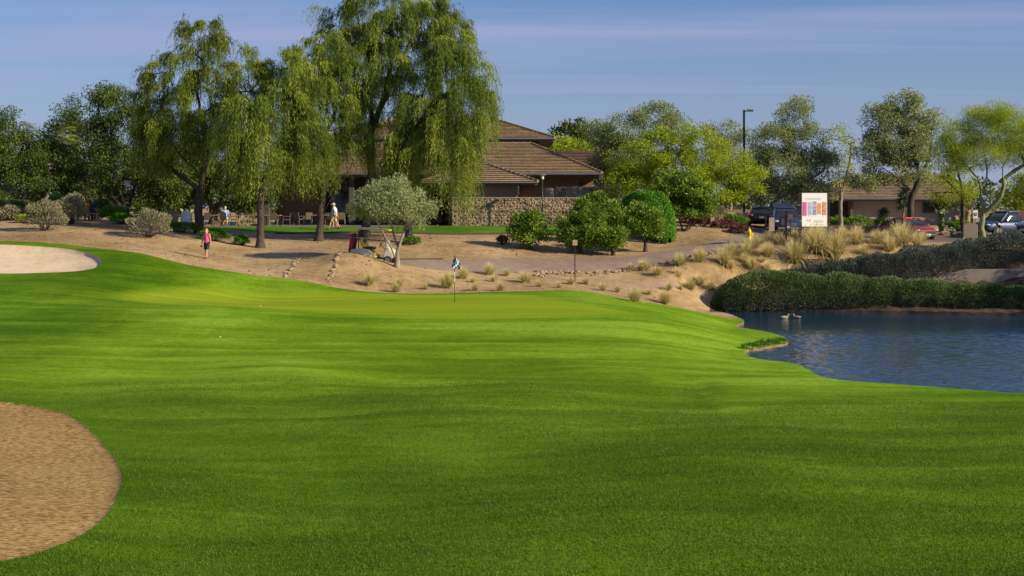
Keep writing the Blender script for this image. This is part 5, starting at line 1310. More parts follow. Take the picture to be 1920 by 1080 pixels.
for fy, x0, x1, th in [(.71, -.62, .62, .016), (.81, -.5, -.22, .03), (.85, -.45, -.25, .015), (.82, -.05, .55, .016), (.855, -.05, .55, .016), (.885, -.05, .5, .016), (.945, .0, .58, .02)]:
    m = MB(); x = x0
    while x < x1:
        w_ = min(g_.uniform(.04, .09), x1 - x); m.box((x + w_ / 2, -.0275, zt - PH * fy), (w_, .006, th)); x += w_ + (.016 if fy != .71 else .17)
    m.build('text_line', M['metal_grey'], pn)
# hydrant
hy = empty('fire_hydrant', at(1405, 84.5), 'bright yellow fire hydrant at the driveway corner', 'hydrant')
m = MB(); m.lathe([(.15, 0), (.15, .05), (.105, .06), (.105, .5), (.135, .51), (.135, .56), (.115, .57), (.105, .66), (.06, .74), (.03, .76), (.03, .81), (.015, .82)], k=16); m.build('barrel', M['yellow'], hy, True)
for a in (-math.pi / 2, 0, math.pi):
    m = MB(); dx, dy = math.cos(a), math.sin(a); m.tube([(dx * .08, dy * .08, .42), (dx * .2, dy * .2, .42)], .065, 10); m.tube([(dx * .2, dy * .2, .42), (dx * .23, dy * .23, .42)], .03, 6); m.build('outlet_cap', M['yellow'], hy, True)
# concrete bollard, sign stone, disabled parking sign
t = empty('bollard', at(1335, 90.5), 'short square tan post among the red shrubs', 'bollard'); m = MB(); m.box((0, 0, .36), (.24, .24, .78)); m.build('post', M['wood'], t, bevel=.02); m = MB(); m.box((0, 0, .76), (.27, .27, .05)); m.build('cap', M['cap'], t, bevel=.01)
t = empty('sign_stone', at(1820, 91), 'grey rounded-top sign stone in front of the palo verde trunk', 'sign stone')
m = MB(); m.prism([(-.48, 0), (.48, 0), (.48, .9), (.3, .98), (0, 1.01), (-.3, .98), (-.48, .9)], 'y', 0, .22); m.build('slab', M['concrete'], t, bevel=.015); m = MB(); m.box((0, .11, .0), (1.1, .36, .1)); m.build('plinth', M['cap'], t)
t = empty('parking_sign', at(1829, 92), 'white parking sign with a blue square on its post', 'sign'); hh = zpx(394, 92) - t.location.z
m = MB(); m.box((0, .03, hh / 2), (.05, .04, hh)); m.build('post', M['metal_grey'], t); m = MB(); m.box((0, 0, hh - .27), (.3, .02, .54)); p_ = m.build('board', M['white'], t)
m = MB(); m.box((0, -.016, hh - .28), (.2, .01, .22)); m.build('blue_square', M['blue'], p_)
m = MB(); m.ell((0, -.022, hh - .22), (.02, .006, .02), 8, 5); m.tube([(-.01, -.024, hh - .25), (-.01, -.024, hh - .3), (.04, -.024, hh - .3), (.05, -.024, hh - .35)], .01, 5); m.build('wheelchair_mark', M['white'], p_)
t = mini_sign('brown square sign above the blue SUV roof', 1914, 93, 396, .38, .38, 'rust')
# white A-frame board and clay urn at the lawn's left end
t = empty('sandwich_board', P(349, 427, 91.5), 'tall white sandwich board standing on the lawn edge', 'sandwich board')
t.location.z = TH(t.location.x, 91.5)
for s in (-1, 1):
    m = MB(); V = []
    for x_, z_ in ((-.33, 0), (-.12, 0), (-.1, .22), (.1, .22), (.12, 0), (.33, 0), (.3, 1.05), (.16, 1.02), (.1, 1.12), (-.1, 1.12), (-.16, 1.02), (-.3, 1.05)): V.append((x_, z_))
    n_ = len(V); vv = []
    for y_ in (0, .035):
        for x_, z_ in V: vv.append((x_, s * (.34 - z_ * .27) + y_, z_))
    m.add(vv, [tuple(range(n_))[::-1], tuple(range(n_, 2 * n_))] + [(i, (i + 1) % n_, n_ + (i + 1) % n_, n_ + i) for i in range(n_)]); m.build('panel', M['white'], t)
t = empty('urn', P(324, 427, 91), 'big clay urn left of the white sandwich board', 'urn'); t.location.z = TH(t.location.x, 91)
m = MB(); m.lathe([(.22, 0), (.26, .1), (.35, .45), (.38, .7), (.36, .85), (.33, .9), (.38, .95), (.36, .97), (.3, .93), (.28, .8)], k=22); m.build('body', M['clay'], t, True)
m = MB(); m.lathe([(.375, .93), (.4, .95), (.4, .99), (.37, 1.0)], k=22); m.build('rim', M['clay'], t, True)

# ------------------------------------------------------------------ patio furniture
def chair(label, px, d, rz):
    t = empty('patio_chair', (wpx(px, d), d, LAWN_Z + .03), label, 'chair', 'patio chairs', rz)
    m = MB(); m.box((0, 0, .44), (.5, .5, .05)); m.build('seat', M['weave'], t, bevel=.01)
    m = MB(); m.prism([(.22, .46), (.26, .46), (.34, .92), (.3, .92)], 'x', -.24, .24); m.build('backrest', M['weave'], t)
    for sx in (-1, 1):
        for sy in (-1, 1):
            m = MB(); m.tube([(sx * .24, sy * .22, .46), (sx * .25, sy * .25, 0)], .022, 6); m.build('leg', M['metal_grey'], t)
        m = MB(); m.tube([(sx * .26, -.22, .44), (sx * .27, -.22, .66), (sx * .27, .26, .66)], .02, 6); m.build('arm', M['metal_grey'], t)
R_ = math.radians
for px, d, a, l in [(391, 95.5, 180, 'patio chair with its back to us left of the seated person'), (421, 95, 170, 'patio chair holding the seated person in the white cap'), (443, 96, 60, 'patio chair angled beside the block planter'), (514, 95, 180, 'patio chair with its back to us right of the flared trunk'), (537, 95.2, -80, 'patio chair in profile facing left, rightmost in the light'), (357, 96.2, 170, 'patio chair right beside the white sandwich board'), (560, 99, 150, 'shaded patio chair nearest the grey wall'), (578, 100, 200, 'shaded patio chair, second along the grey wall'), (618, 99.5, 170, 'shaded patio chair behind the leaning stem'), (640, 100, 190, 'shaded patio chair behind the walking man'), (486, 98, 20, 'patio chair half hidden behind the flared trunk')]:
    chair(l, px, d, R_(a))
def table(label, px, d, w, dp):
    t = empty('patio_table', (wpx(px, d), d, LAWN_Z + .03), label, 'table', 'patio tables')
    m = MB(); m.box((0, 0, .73), (w, dp, .05)); m.build('tabletop', M['tabletop'], t, bevel=.01)
    for sx in (-1, 1):
        for sy in (-1, 1):
            m = MB(); m.box((sx * (w / 2 - .1), sy * (dp / 2 - .1), .35), (.06, .06, .7)); m.build('leg', M['metal_dark'], t)
table('long patio table in front of the seated person', 398, 97, 1.6, .9); table('patio table above the block planter', 465, 98, 1.7, .9); table('patio table between two chairs right of the flared trunk', 511, 96.4, 1.2, .9); table('shaded patio table by the grey wall', 600, 99, 1.3, .9); table('patio table behind the white sandwich board', 366, 98, 1.3, .9)
t = empty('planter_wall', (wpx(464, 95.3), 95.3, LAWN_Z), 'low grey-tan block planter in front of the patio', 'planter')
for r in range(2):
    for c in range(4):
        o = obj('block', BLK[(r * 4 + c) % 10], t); o.location = (-.6 + c * .4, 0, r * .25); o.scale = (1, 1, 1.25)
m = MB(); m.box((0, .3, .24), (1.6, .4, .46)); m.build('core', M['cap'], t)
# ------------------------------------------------------------------ vehicles
def wheel(parent, x, y, r, w, side, rim='metal_grey'):
    m = MB(); m.tube([(x, y - w / 2, r), (x, y + w / 2, r)], r, 22); tw = m.build('tyre', M['rubber'], parent, bevel=.02)
    m = MB(); yy = y + side * w / 2
    m.tube([(x, yy - .004 * side, r), (x, yy + .012 * side, r)], r * .62, 18)
    m.build('rim', M[rim], tw)
    m = MB()
    for k in range(5):
        a = k * 2 * math.pi / 5; m.box((x + math.cos(a) * r * .33, yy + .02 * side, r + math.sin(a) * r * .33), (r * .5, .012, r * .13))
    return tw
def loft(m, st):
    """body sections: (x, z low, z top, half width)"""
    k = None; V = []; 
    for x, zl, zt, w in st:
        h = zt - zl
        half = [(w * .86, zl), (w * .97, zl + h * .12), (w, zl + h * .38), (w * .985, zl + h * .62), (w * .93, zl + h * .88), (w * .80, zt), (w * .4, zt + h * .02)]
        V.append([(x, -a, b) for a, b in half] + [(x, a, b) for a, b in half[::-1]])
    k = len(V[0]); vv = [p for s in V for p in s]; Fs = []
    for i in range(len(V) - 1):
        for j in range(k):
            Fs.append((i * k + j, i * k + (j + 1) % k, (i + 1) * k + (j + 1) % k, (i + 1) * k + j))
    Fs += [tuple(range(k)), tuple(range((len(V) - 1) * k, len(V) * k))[::-1]]
    m.add(vv, Fs)
def cabin(m, st, zb):
    """greenhouse: (x, z roof, half width at belt, half width at roof)"""
    V = []
    for x, zr, wb, wr in st:
        half = [(wb, zb), (wb * .5 + wr * .5 + .01, zb + (zr - zb) * .55), (wr, zr - min(.05, (zr - zb) * .2)), (wr * .8, zr)]
        V.append([(x, -a, b) for a, b in half] + [(x, a, b) for a, b in half[::-1]])
    k = len(V[0]); vv = [p for s in V for p in s]; Fs = []
    for i in range(len(V) - 1):
        for j in range(k - 1):
            Fs.append((i * k + j, i * k + j + 1, (i + 1) * k + j + 1, (i + 1) * k + j))
    Fs += [tuple(range(k)), tuple(range((len(V) - 1) * k, len(V) * k))[::-1]]
    m.add(vv, Fs)
def car(label, px, d, rz, paint, suv=False, name='parked_car', dz=0.0, L=4.7, hatch=False):
    """front along +x"""
    t = empty(name, at(px, d, dz), label, 'SUV' if suv else 'car', 'cars in the parking lot', rz)
    P_ = M[paint]; m = MB()
    if suv:
        st = [(-2.3, .5, .75, .72), (-2.24, .34, 1.02, .84), (-2.0, .3, 1.08, .9), (-1.2, .26, 1.08, .93), (0, .25, 1.06, .94), (.7, .26, 1.06, .94), (1.2, .28, 1.07, .93), (1.75, .3, 1.03, .91), (2.15, .32, .94, .85), (2.32, .38, .82, .74), (2.36, .48, .72, .66)]
        cb = [(-2.2, 1.1, .82, .78), (-2.05, 1.5, .84, .66), (-1.85, 1.66, .85, .66), (-.6, 1.74, .86, .68), (.2, 1.7, .86, .68), (.55, 1.56, .86, .67), (1.15, 1.08, .84, .78)]; zb = 1.04; r = .37; wb = (-1.42, 1.45); roof = [(-2.08, 1.56, .64), (-1.8, 1.69, .64), (-.6, 1.765, .66), (.2, 1.725, .66), (.42, 1.65, .65)]
    else:
        st = [(-2.38, .5, .8, .66), (-2.3, .32, .98, .78), (-2.0, .25, 1.0, .87), (-1.3, .22, .98, .91), (0, .21, .94, .92), (.7, .22, .94, .92), (1.2, .24, .93, .91), (1.75, .26, .86, .88), (2.15, .27, .77, .8), (2.33, .32, .68, .68), (2.37, .42, .6, .58)]
        cb = [(-1.75, .99, .78, .74), (-1.2, 1.28, .8, .6), (-.6, 1.42, .82, .6), (.1, 1.44, .83, .6), (.45, 1.36, .83, .6), (1.25, .94, .8, .72)]; zb = .92; r = .34; wb = (-1.4, 1.42); roof = [(-1.15, 1.33, .57), (-.6, 1.445, .58), (.1, 1.465, .58), (.38, 1.41, .58)]
    loft(m, st); bd = m.build('body', P_, t, True)
    sd = bd.modifiers.new('s', 'SUBSURF'); sd.levels = 1; sd.render_levels = 1
    m = MB(); cabin(m, cb, zb); m.build('windows', M['glass'], t, True)
    m = MB(); V = []
    for x, z, w in roof: V += [(x, -w, z - .03), (x, -w * .9, z + .012), (x, 0, z + .02), (x, w * .9, z + .012), (x, w, z - .03)]
    Fs = [(i * 5 + j, i * 5 + j + 1, (i + 1) * 5 + j + 1, (i + 1) * 5 + j) for i in range(len(roof) - 1) for j in range(4)]
    m.add(V, Fs); rf = m.build('roof', P_, t, True); so = rf.modifiers.new('t', 'SOLIDIFY'); so.thickness = .03
    for s in (-1, 1):   # pillars
        c0 = cb[0]; c1 = cb[-1]; ra, rb = roof[0], roof[-1]
        for pts_ in ([(c1[0], s * c1[2], zb), (rb[0], s * rb[2] * 1.04, rb[1] - .02)], [(c0[0], s * c0[2], zb), (ra[0], s * ra[2] * 1.04, ra[1] - .02)], [(-.35, s * (cb[2][2] + .012), zb), (-.38, s * (roof[1][2] * 1.06), roof[1][1] - .03)]):
            m = MB(); m.tube(pts_, .038, 6); m.build('pillar', P_, t)
        m = MB(); m.ell((.95, s * (st[5][3] + .09), zb + .07), (.07, .11, .07), 10, 6); m.build('mirror', P_, t, True)
        x2 = st[-3][0]
        m = MB(); m.ell((x2 + .06, s * st[-3][3] * .86, st[-3][2] - .13), (.16, .15, .075), 12, 7); m.build('headlight', M['lens'], t, True)
        m = MB(); m.ell((st[1][0] + .03, s * st[1][3] * .9, st[1][2] - .14), (.1, .14, .1), 10, 6); m.build('tail_light', M['tail'], t, True)
        for x in wb:
            wheel(t, x, s * (st[4][3] - .09), r, .22, s)
            m = MB(); m.tube([(x, s * (st[4][3] - .2), r + .02), (x, s * (st[4][3] + .004), r + .02)], r + .07, 22); m.build('wheel_arch', M['black'], t)
        m = MB(); m.box((-.05, s * (st[4][3] + .002), st[4][2] - .2), (.16, .02, .025)); m.build('door_handle', M['chrome'], t)
    xf = st[-1][0]; zg = (st[-1][1] + st[-1][2]) / 2
    m = MB(); m.prism([(-.5, zg - .14), (.5, zg - .14), (.56, zg + .12), (-.56, zg + .12)], 'x', xf - .12, xf + .02); m.build('grille', M['metal_grey'] if hatch else M['black'], t, bevel=.02)
    m = MB(); m.box((xf + .03, 0, zg), (.02, .9, .03)); m.build('grille_bar', M['chrome'], t)
    m = MB(); m.box((xf - .06, 0, st[-1][1] - .1), (.2, 1.3, .12)); m.build('bumper', M['chrome'] if suv else M['black'], t, bevel=.03)
    m = MB(); m.box((xf + .03, 0, zg - .17), (.02, .32, .15)); m.build('licence_plate', M['plate'], t)
    m = MB(); m.box((st[0][0] - .02, 0, .72), (.03, .32, .15)); m.build('licence_plate', M['plate'], t)
    if hatch:
        m = MB(); m.add([(-2.0, -.62, 1.7), (-2.0, .62, 1.7), (-2.75, .66, 2.02), (-2.75, -.66, 2.02), (-2.9, -.6, 1.98), (-2.9, .6, 1.98)], [(0, 1, 2, 3), (3, 2, 5, 4)]); h = m.build('tailgate', P_, t); so = h.modifiers.new('t', 'SOLIDIFY'); so.thickness = .07
        m = MB(); m.quad((-2.1, -.5, 1.665), (-2.1, .5, 1.665), (-2.55, .52, 1.86), (-2.55, -.52, 1.86)); m.build('tailgate_window', M['glass'], h)
    return t
car('red sedan parked nose right behind the tall straw grasses', 1699, 91.5, R_(-70), 'red_car')
car('navy SUV facing us with its rear tailgate raised', 1473, 91, R_(-97), 'navy_car', True, 'parked_suv', hatch=True)
car('dark blue SUV at the right with red tail lamp', 1884, 95, R_(205), 'blue_car', True, 'parked_suv')
car('pale blue car cut off by the right edge', 1972, 91, R_(200), 'white_car', True)
car('black car seen from behind left of the navy SUV', 1428, 97.5, R_(80), 'black_car', False, dz=.0)

# golf cart
gcx = at(699, 75.2, -.14); gc = empty('golf_cart', gcx, 'cream golf cart with red and blue bags parked behind the sand mound', 'golf cart', None, R_(-7))
gc.rotation_euler = (0, R_(4), R_(-7))
m = MB(); m.prism([(-1.15, .3), (.28, .3), (.3, .42), (.02, .5), (-.1, .72), (-.5, .78), (-1.1, .68), (-1.2, .5)], 'y', -.58, .58); m.build('body', M['cream'], gc, True if False else False, bevel=.04)
m = MB(); m.prism([(.68, .28), (1.2, .3), (1.26, .5), (1.12, .74), (.86, .92), (.74, .9), (.66, .5)], 'y', -.56, .56); fc = m.build('front_cowl', M['cream'], gc, bevel=.06)
m = MB(); m.box((1.2, 0, .36), (.14, 1.1, .16)); m.build('bumper', M['black'], gc, bevel=.03)
for s in (-1, 1):
    m = MB(); m.ell((1.16, s * .42, .62), (.06, .1, .06), 10, 6); m.build('headlight', M['yellow'] if s < 0 else M['lens'], fc, True)
m = MB(); m.box((.4, 0, .29), (.9, 1.1, .06)); m.build('floor', M['black'], gc)
m = MB(); m.box((-.22, 0, .8), (.5, 1.05, .14)); m.build('seat', M['black'], gc, bevel=.04)
m = MB(); m.prism([(-.52, .9), (-.4, .9), (-.5, 1.32), (-.6, 1.32)], 'y', -.52, .52); m.build('backrest', M['black'], gc, bevel=.03)
m = MB(); m.prism([(-.95, 1.78), (.72, 1.78), (.78, 1.82), (.6, 1.87), (-.85, 1.88), (-1.0, 1.83)], 'y', -.6, .6); rf = m.build('roof', M['cream'], gc, bevel=.03)
m = MB(); m.box((.66, 0, 1.825), (.28, 1.16, .07)); m.build('roof_edge', M['yellow'], rf, bevel=.02)
for s in (-1, 1):
    m = MB(); m.tube([(-.72, s * .5, .7), (-.78, s * .52, 1.8)], .03, 6); m.build('strut', M['black'], gc)
    m = MB(); m.tube([(.82, s * .52, .88), (.55, s * .53, 1.8)], .022, 6); m.build('strut', M['metal_grey'], gc)
    for x in (-.85, .92): wheel(gc, x, s * .5, .23, .2, s, 'metal_grey')
m = MB(); m.add([(.84, -.48, .9), (.84, .48, .9), (.72, .48, 1.25), (.72, -.48, 1.25)], [(0, 1, 2, 3)]); w_ = m.build('windscreen', M['lens'], gc); so = w_.modifiers.new('t', 'SOLIDIFY'); so.thickness = .01
m = MB(); m.tube([(.72, -.25, .75), (.42, -.25, 1.02)], .02, 6); m.build('steering_column', M['black'], gc)
m = MB(); m.tube([(.42 + .1 * math.cos(a) * .5, -.25 + .17 * math.sin(a), 1.02 + .15 * math.cos(a)) for a in np.linspace(0, 2 * math.pi, 17)], .016, 6); m.build('steering_wheel', M['black'], gc)
m = MB(); m.box((.2, -.585, .5), (.14, .02, .34)); m.build('number_plate', M['yellow'], gc)
for y, mt, l in ((-.28, 'red', 'red golf bag on the back of the golf cart'), (.0, 'blue', 'blue golf bag on the back of the golf cart'), (.28, 'black', 'black golf bag on the back of the golf cart')):
    ca, sa = math.cos(R_(-7)), math.sin(R_(-7)); ox, oy = -1.12, y
    bgx = empty('golf_bag', (gcx[0] + ox * ca - oy * sa, gcx[1] + ox * sa + oy * ca, gcx[2] + .48), l, 'golf bag', 'golf bags', R_(-7))
    m = MB(); m.tube([(-.06, 0, 0), (.06, 0, .85)], [.13, .15], 12); m.build('bag', M[mt], bgx, True)
    for k in range(5):
        a = k * 1.26; m = MB(); m.tube([(.05 + .06 * math.cos(a), .06 * math.sin(a), .8), (.08 + .09 * math.cos(a), .09 * math.sin(a), 1.06)], .012, 5); m.ell((.08 + .09 * math.cos(a), .09 * math.sin(a), 1.08), (.05, .035, .035), 8, 5); m.build('club', M['red' if (k % 2 and mt == 'red') else 'black'], bgx, True)
tw = empty('folded_towel', (gcx[0] - .42, gcx[1] - .45, gcx[2] + .9), 'yellow and blue towel on the golf cart seat back', 'towel')
m = MB(); m.ell((0, 0, .22), (.22, .1, .27), 12, 8); m.build('cloth', M['yellow'], tw, True); m = MB(); m.ell((.04, -.04, .3), (.13, .1, .13), 10, 6); m.build('stripe', M['blue'], tw, True)

# ------------------------------------------------------------------ people
M['skin'] = plain('skin', (0.48, 0.26, 0.16), .55, var=.06)
M['pink'] = plain('pink_print_top', (0.55, 0.09, 0.22), .8, var=.5, scale=14)
M['shorts_black'] = plain('black_shorts', (0.012, 0.012, 0.014), .8)
M['shirt_white'] = plain('white_shirt', (0.72, 0.74, 0.78), .8, var=.04)
M['shirt_blue'] = plain('light_blue_shirt', (0.25, 0.40, 0.66), .8, var=.06)
M['khaki'] = plain('khaki_shorts', (0.46, 0.38, 0.27), .8, var=.06)
M['navy'] = plain('navy_jacket', (0.02, 0.024, 0.05), .8)
M['orange'] = plain('orange_top', (0.55, 0.20, 0.02), .8)
M['hair_blond'] = plain('blond_hair', (0.42, 0.27, 0.11), .7, var=.25, scale=25)
M['hair_grey'] = plain('grey_hair', (0.35, 0.33, 0.31), .7, var=.25, scale=25)
M['hair_dark'] = plain('dark_hair', (0.02, 0.015, 0.012), .7)
M['shoe'] = plain('dark_shoe', (0.03, 0.03, 0.04), .7)
def lerp(a, b, u): return Vector(a).lerp(Vector(b), u)
def remesh(o, v):
    r = o.modifiers.new('r', 'REMESH'); r.mode = 'VOXEL'; r.voxel_size = v; r.use_smooth_shade = True
    s = o.modifiers.new('s', 'SMOOTH'); s.factor = .5; s.iterations = 3
def capsule(m, a, b, ra, rb, k=12):
    m.tube([a, lerp(a, b, .5), b], [ra, (ra + rb) / 2 * 1.02, rb], k); m.ell(a, (ra,) * 3, 10, 7); m.ell(b, (rb,) * 3, 10, 7)
def person(label, loc, rz, J, top, bottom, hair, group=None, cap=None, sleeves=True, longleg=False, s=1.0, shoes='shoe', hairlong=False):
    """J: joints in metres, person faces +x, left side +y"""
    t = empty('person', loc, label, 'person', group, rz, s)
    m = MB(); pel, chest, neck, head = J['pelvis'], J['chest'], J['neck'], J['head']
    capsule(m, pel, lerp(pel, chest, .5), .125, .115); capsule(m, lerp(pel, chest, .4), chest, .115, .13)
    capsule(m, neck, lerp(neck, head, .6), .055, .055)
    hd = Vector(head); fw = Vector(J.get('look', (1, 0, 0))).normalized(); up = Vector((0, 0, 1)); sd = up.cross(fw).normalized()
    m.ell(hd, (.085, .075, .115), 16, 11); m.ell(hd + fw * .035 - up * .06, (.06, .055, .06), 12, 8)
    m.ell(hd + fw * .095 - up * .015, (.018, .014, .026), 8, 6)
    m.ell(hd + fw * .085 - up * .065, (.014, .024, .009), 8, 6)
    for q in (-1, 1):
        m.ell(hd + sd * q * .078 - up * .01, (.02, .012, .03), 8, 6); m.ell(hd + fw * .08 + sd * q * .032 + up * .012, (.012, .018, .01), 8, 6)
    for q, S in ((1, 'l'), (-1, 'r')):
        sh, el, wr = J['shoulder' + S], J['elbow' + S], J['wrist' + S]; hp, kn, an, toe = J['hip' + S], J['knee' + S], J['ankle' + S], J['toe' + S]
        capsule(m, chest, sh, .1, .07); capsule(m, sh, el, .055, .042); capsule(m, el, wr, .042, .028)
        d = (Vector(wr) - Vector(el)).normalized(); w = Vector(wr); sdv = d.cross(Vector((1, 0, 0))); sdv = sdv.normalized() if sdv.length > .1 else Vector((0, 1, 0)); fr = sdv.cross(d)
        capsule(m, w, w + d * .07, .03, .034)
        for k in range(4):
            a = w + d * .085 + fr * (-.026 + k * .0175); ln = (.062, .075, .072, .055)[k]; b = a + d * ln * .6 + sdv * q * .008; capsule(m, a - d * .03, b, .0095, .009, 8); capsule(m, b, b + (d * .7 + sdv * q * .5) * ln * .45, .009, .008, 8)
        a = w + d * .03 + fr * .03; capsule(m, a, a + (d + fr * .7).normalized() * .05, .012, .01, 8)
        capsule(m, pel, hp, .12, .09); capsule(m, hp, kn, .085, .058); capsule(m, kn, lerp(kn, an, .35), .056, .056); capsule(m, lerp(kn, an, .3), an, .056, .036)
        capsule(m, an, toe, .036, .03)
    b = m.build('body', M['skin'], t, True); remesh(b, .011)
    # clothes
    m = MB(); capsule(m, lerp(pel, chest, .05), lerp(pel, chest, .55), .155, .15); capsule(m, lerp(pel, chest, .5), chest, .15, .155)
    for S in 'lr':
        sh, el = J['shoulder' + S], J['elbow' + S]; capsule(m, chest, sh, .13, .082)
        if sleeves: capsule(m, sh, lerp(sh, el, .62), .08, .072)
    capsule(m, chest, lerp(chest, neck, .7), .13, .075)
    c = m.build('shirt', M[top], t, True); remesh(c, .014)
    m = MB(); capsule(m, pel, lerp(pel, chest, .2), .15, .15)
    for S in 'lr':
        hp, kn, an = J['hip' + S], J['knee' + S], J['ankle' + S]; capsule(m, pel, hp, .14, .115); capsule(m, hp, lerp(hp, kn, .78), .112, .095)
        if longleg: capsule(m, lerp(hp, kn, .7), kn, .095, .085); capsule(m, kn, an, .08, .06)
    c = m.build('trousers' if longleg else 'shorts', M[bottom], t, True); remesh(c, .014)
    for S in 'lr':
        an, toe = Vector(J['ankle' + S]), Vector(J['toe' + S]); m = MB(); capsule(m, an + (an - toe) * .3 + Vector((0, 0, -.035)), toe, .045, .04); c = m.build('shoe', M[shoes], t, True); remesh(c, .012)
    m = MB(); m.ell(hd - fw * .02 + up * .03, (.098, .09, .105), 14, 10)
    if hairlong: m.ell(hd - fw * .07 - up * .07, (.06, .085, .12), 12, 8)
    c = m.build('hair', M[hair], t, True)
    if cap:
        m = MB(); m.ell(hd + up * .05, (.106, .098, .078), 14, 9); m.prism([(-.07, 0), (-.05, .1), (.05, .1), (.07, 0)], 'z', 0, .012) if False else None
        br = hd + fw * .12 + up * .045; m.ell(br, (.085, .075, .014), 12, 6, Vector(fw).to_track_quat('X', 'Z').to_euler()); m.build('cap', M[cap], t, True)
    return t
def stand(stride=.0, arm=.1, lean=.0, look=(1, 0, 0), back=0.0):
    x = stride; return dict(pelvis=(0, 0, .92), chest=(lean, 0, 1.32), neck=(lean + .01, 0, 1.46), head=(lean + .04, 0, 1.6), look=look,
        shoulderl=(lean, .17, 1.38), shoulderr=(lean, -.17, 1.38), elbowl=(lean - arm * .6, .23, 1.1), elbowr=(lean + arm * .4, -.23, 1.1), wristl=(lean - arm * .7, .22, .87), wristr=(lean + arm * 1.6, -.2, .89),
        hipl=(0, .09, .9), hipr=(0, -.09, .9), kneel=(x * .55 + .04, .09, .5), kneer=(-x * .25 + .05, -.09, .49), anklel=(x, .09, .09), ankler=(-x * 1.0 + .0, -.09, .09 + back), toel=(x + .15, .1, .05), toer=(-x + .13, -.1, .04 + back * .4))
def sit(look=(1, 0, 0), lean=-.03, h=.46):
    return dict(pelvis=(0, 0, h + .1), chest=(lean, 0, h + .5), neck=(lean + .02, 0, h + .64), head=(lean + .06, 0, h + .78), look=look,
        shoulderl=(lean, .17, h + .56), shoulderr=(lean, -.17, h + .56), elbowl=(.08, .24, h + .3), elbowr=(.08, -.24, h + .3), wristl=(.3, .16, h + .28), wristr=(.3, -.16, h + .28),
        hipl=(.05, .1, h + .08), hipr=(.05, -.1, h + .08), kneel=(.45, .12, h + .06), kneer=(.45, -.12, h + .06), anklel=(.46, .12, .09), ankler=(.42, -.12, .09), toel=(.6, .13, .05), toer=(.56, -.13, .05))
J = stand(.2, .08, .03, (1, .15, -.45), .03); J['wristr'] = (.12, -.27, .86); J['elbowr'] = (-.02, -.28, 1.1)
person('person in pink sleeveless top and black shorts walking down the bank', at(388, 74), R_(-112), J, 'pink', 'shorts_black', 'hair_blond', None, None, False, s=.93, hairlong=True)
cam_ = empty('hand_held_pouch', (wpx(379, 73.9), 73.75, at(388, 74)[2] + .62), 'small dark pouch held by the walking person in pink', 'pouch')
m = MB(); m.ell((0, 0, .06), (.06, .05, .07), 10, 7); m.build('pouch_body', M['black'], cam_, True); m = MB(); m.tube([(0, 0, .12), (.04, 0, .18)], .008, 5); m.build('strap', M['black'], cam_)
J = stand(.34, .2, .02, (1, 0, -.1), .07); J['kneer'] = (-.1, -.09, .5)
person('person in white shirt and khaki shorts striding left across the lawn', at(627, 90.5, -.0), R_(182), J, 'shirt_white', 'khaki', 'hair_grey', None, 'white', True, s=1.02)
J = stand(.15, .25, .02, (1, 0, 0), .02)
person('person in blue shirt and red shorts mostly hidden behind the striding one', at(628.5, 91.6), R_(190), J, 'shirt_blue', 'red', 'hair_dark', None, None, True, s=.96)
person('person in pale blue top and white cap seated at the patio', (wpx(422, 95), 95, LAWN_Z + .03), R_(100), sit(), 'shirt_blue', 'khaki', 'hair_blond', None, 'white', True, hairlong=True)
for px, tp, hr, l, dd in ((160, 'orange', 'hair_dark', 'person in orange seated beside the one in navy', 86), (173, 'navy', 'hair_grey', 'person in a navy jacket seated next to the orange one', 86.2)):
    b = at(px, dd); person(l, b, R_(95), sit(), tp, 'navy', hr, None, None, True, True)
bn = empty('bench', at(163, 86.1), 'low wooden bench under the two seated people', 'bench', None, R_(5))
m = MB(); m.box((0, 0, .42), (1.5, .4, .05)); m.build('seat', M['wood'], bn)
for q in (-1, 1):
    m = MB(); m.box((q * .6, 0, .2), (.08, .36, .4)); m.build('leg', M['wood'], bn)

# ------------------------------------------------------------------ flag, balls, ducks
b = at(852.5, 63); fl = empty('flagstick', b, 'golf flagstick with a blue and black checkered flag on the green', 'golf flag')
hz = zpx(477, 63) - b[2]
m = MB(); n_ = 9
for k in range(3):
    z0, z1 = (0, .9, 1.35)[k], (.9, 1.35, hz)[k]; mm = MB(); mm.tube([(0, 0, z0), (0, 0, z1)], .013, 8); mm.build('pole', M[('black', 'white', 'metal_dark')[k]], fl)
m = MB(); m.lathe([(.054, -.02), (.054, .006)], k=14); m.build('cup', M['black'], fl)
# flag hanging limp: rows of checks
def flagpt(u, v):
    # u across (0 pole .. 1 fly), v down; it sags away from the stick in folds
    x = .02 + u * .24 * math.sin(min(1, v * 1.1 + .25) * 1.6) - .16 * v * (1 - u) * .9 + .03; y = .05 * math.sin(u * 7 + v * 3) * (0.4 + v)
    return (x - .05, y, hz - .02 - v * .52 - u * .14 - .05 * math.sin(u * 3))
nu, nv = 5, 5
for ck, mt in ((0, 'black'), (1, 'flag_blue')):
    if mt == 'flag_blue': M[mt] = plain('pale_blue_flag', (0.5, 0.62, 0.82), .7, var=.04)
    m = MB()
    for i in range(nu):
        for j in range(nv):
            if (i + j) % 2 == ck:
                for a in range(2):
                    for c in range(2):
                        u0, u1 = (i + a / 2) / nu, (i + (a + 1) / 2) / nu; v0, v1 = (j + c / 2) / nv, (j + (c + 1) / 2) / nv
                        m.quad(flagpt(u0, v0), flagpt(u1, v0), flagpt(u1, v1), flagpt(u0, v1))
    c = m.build('flag_checks', M[mt], fl, True)
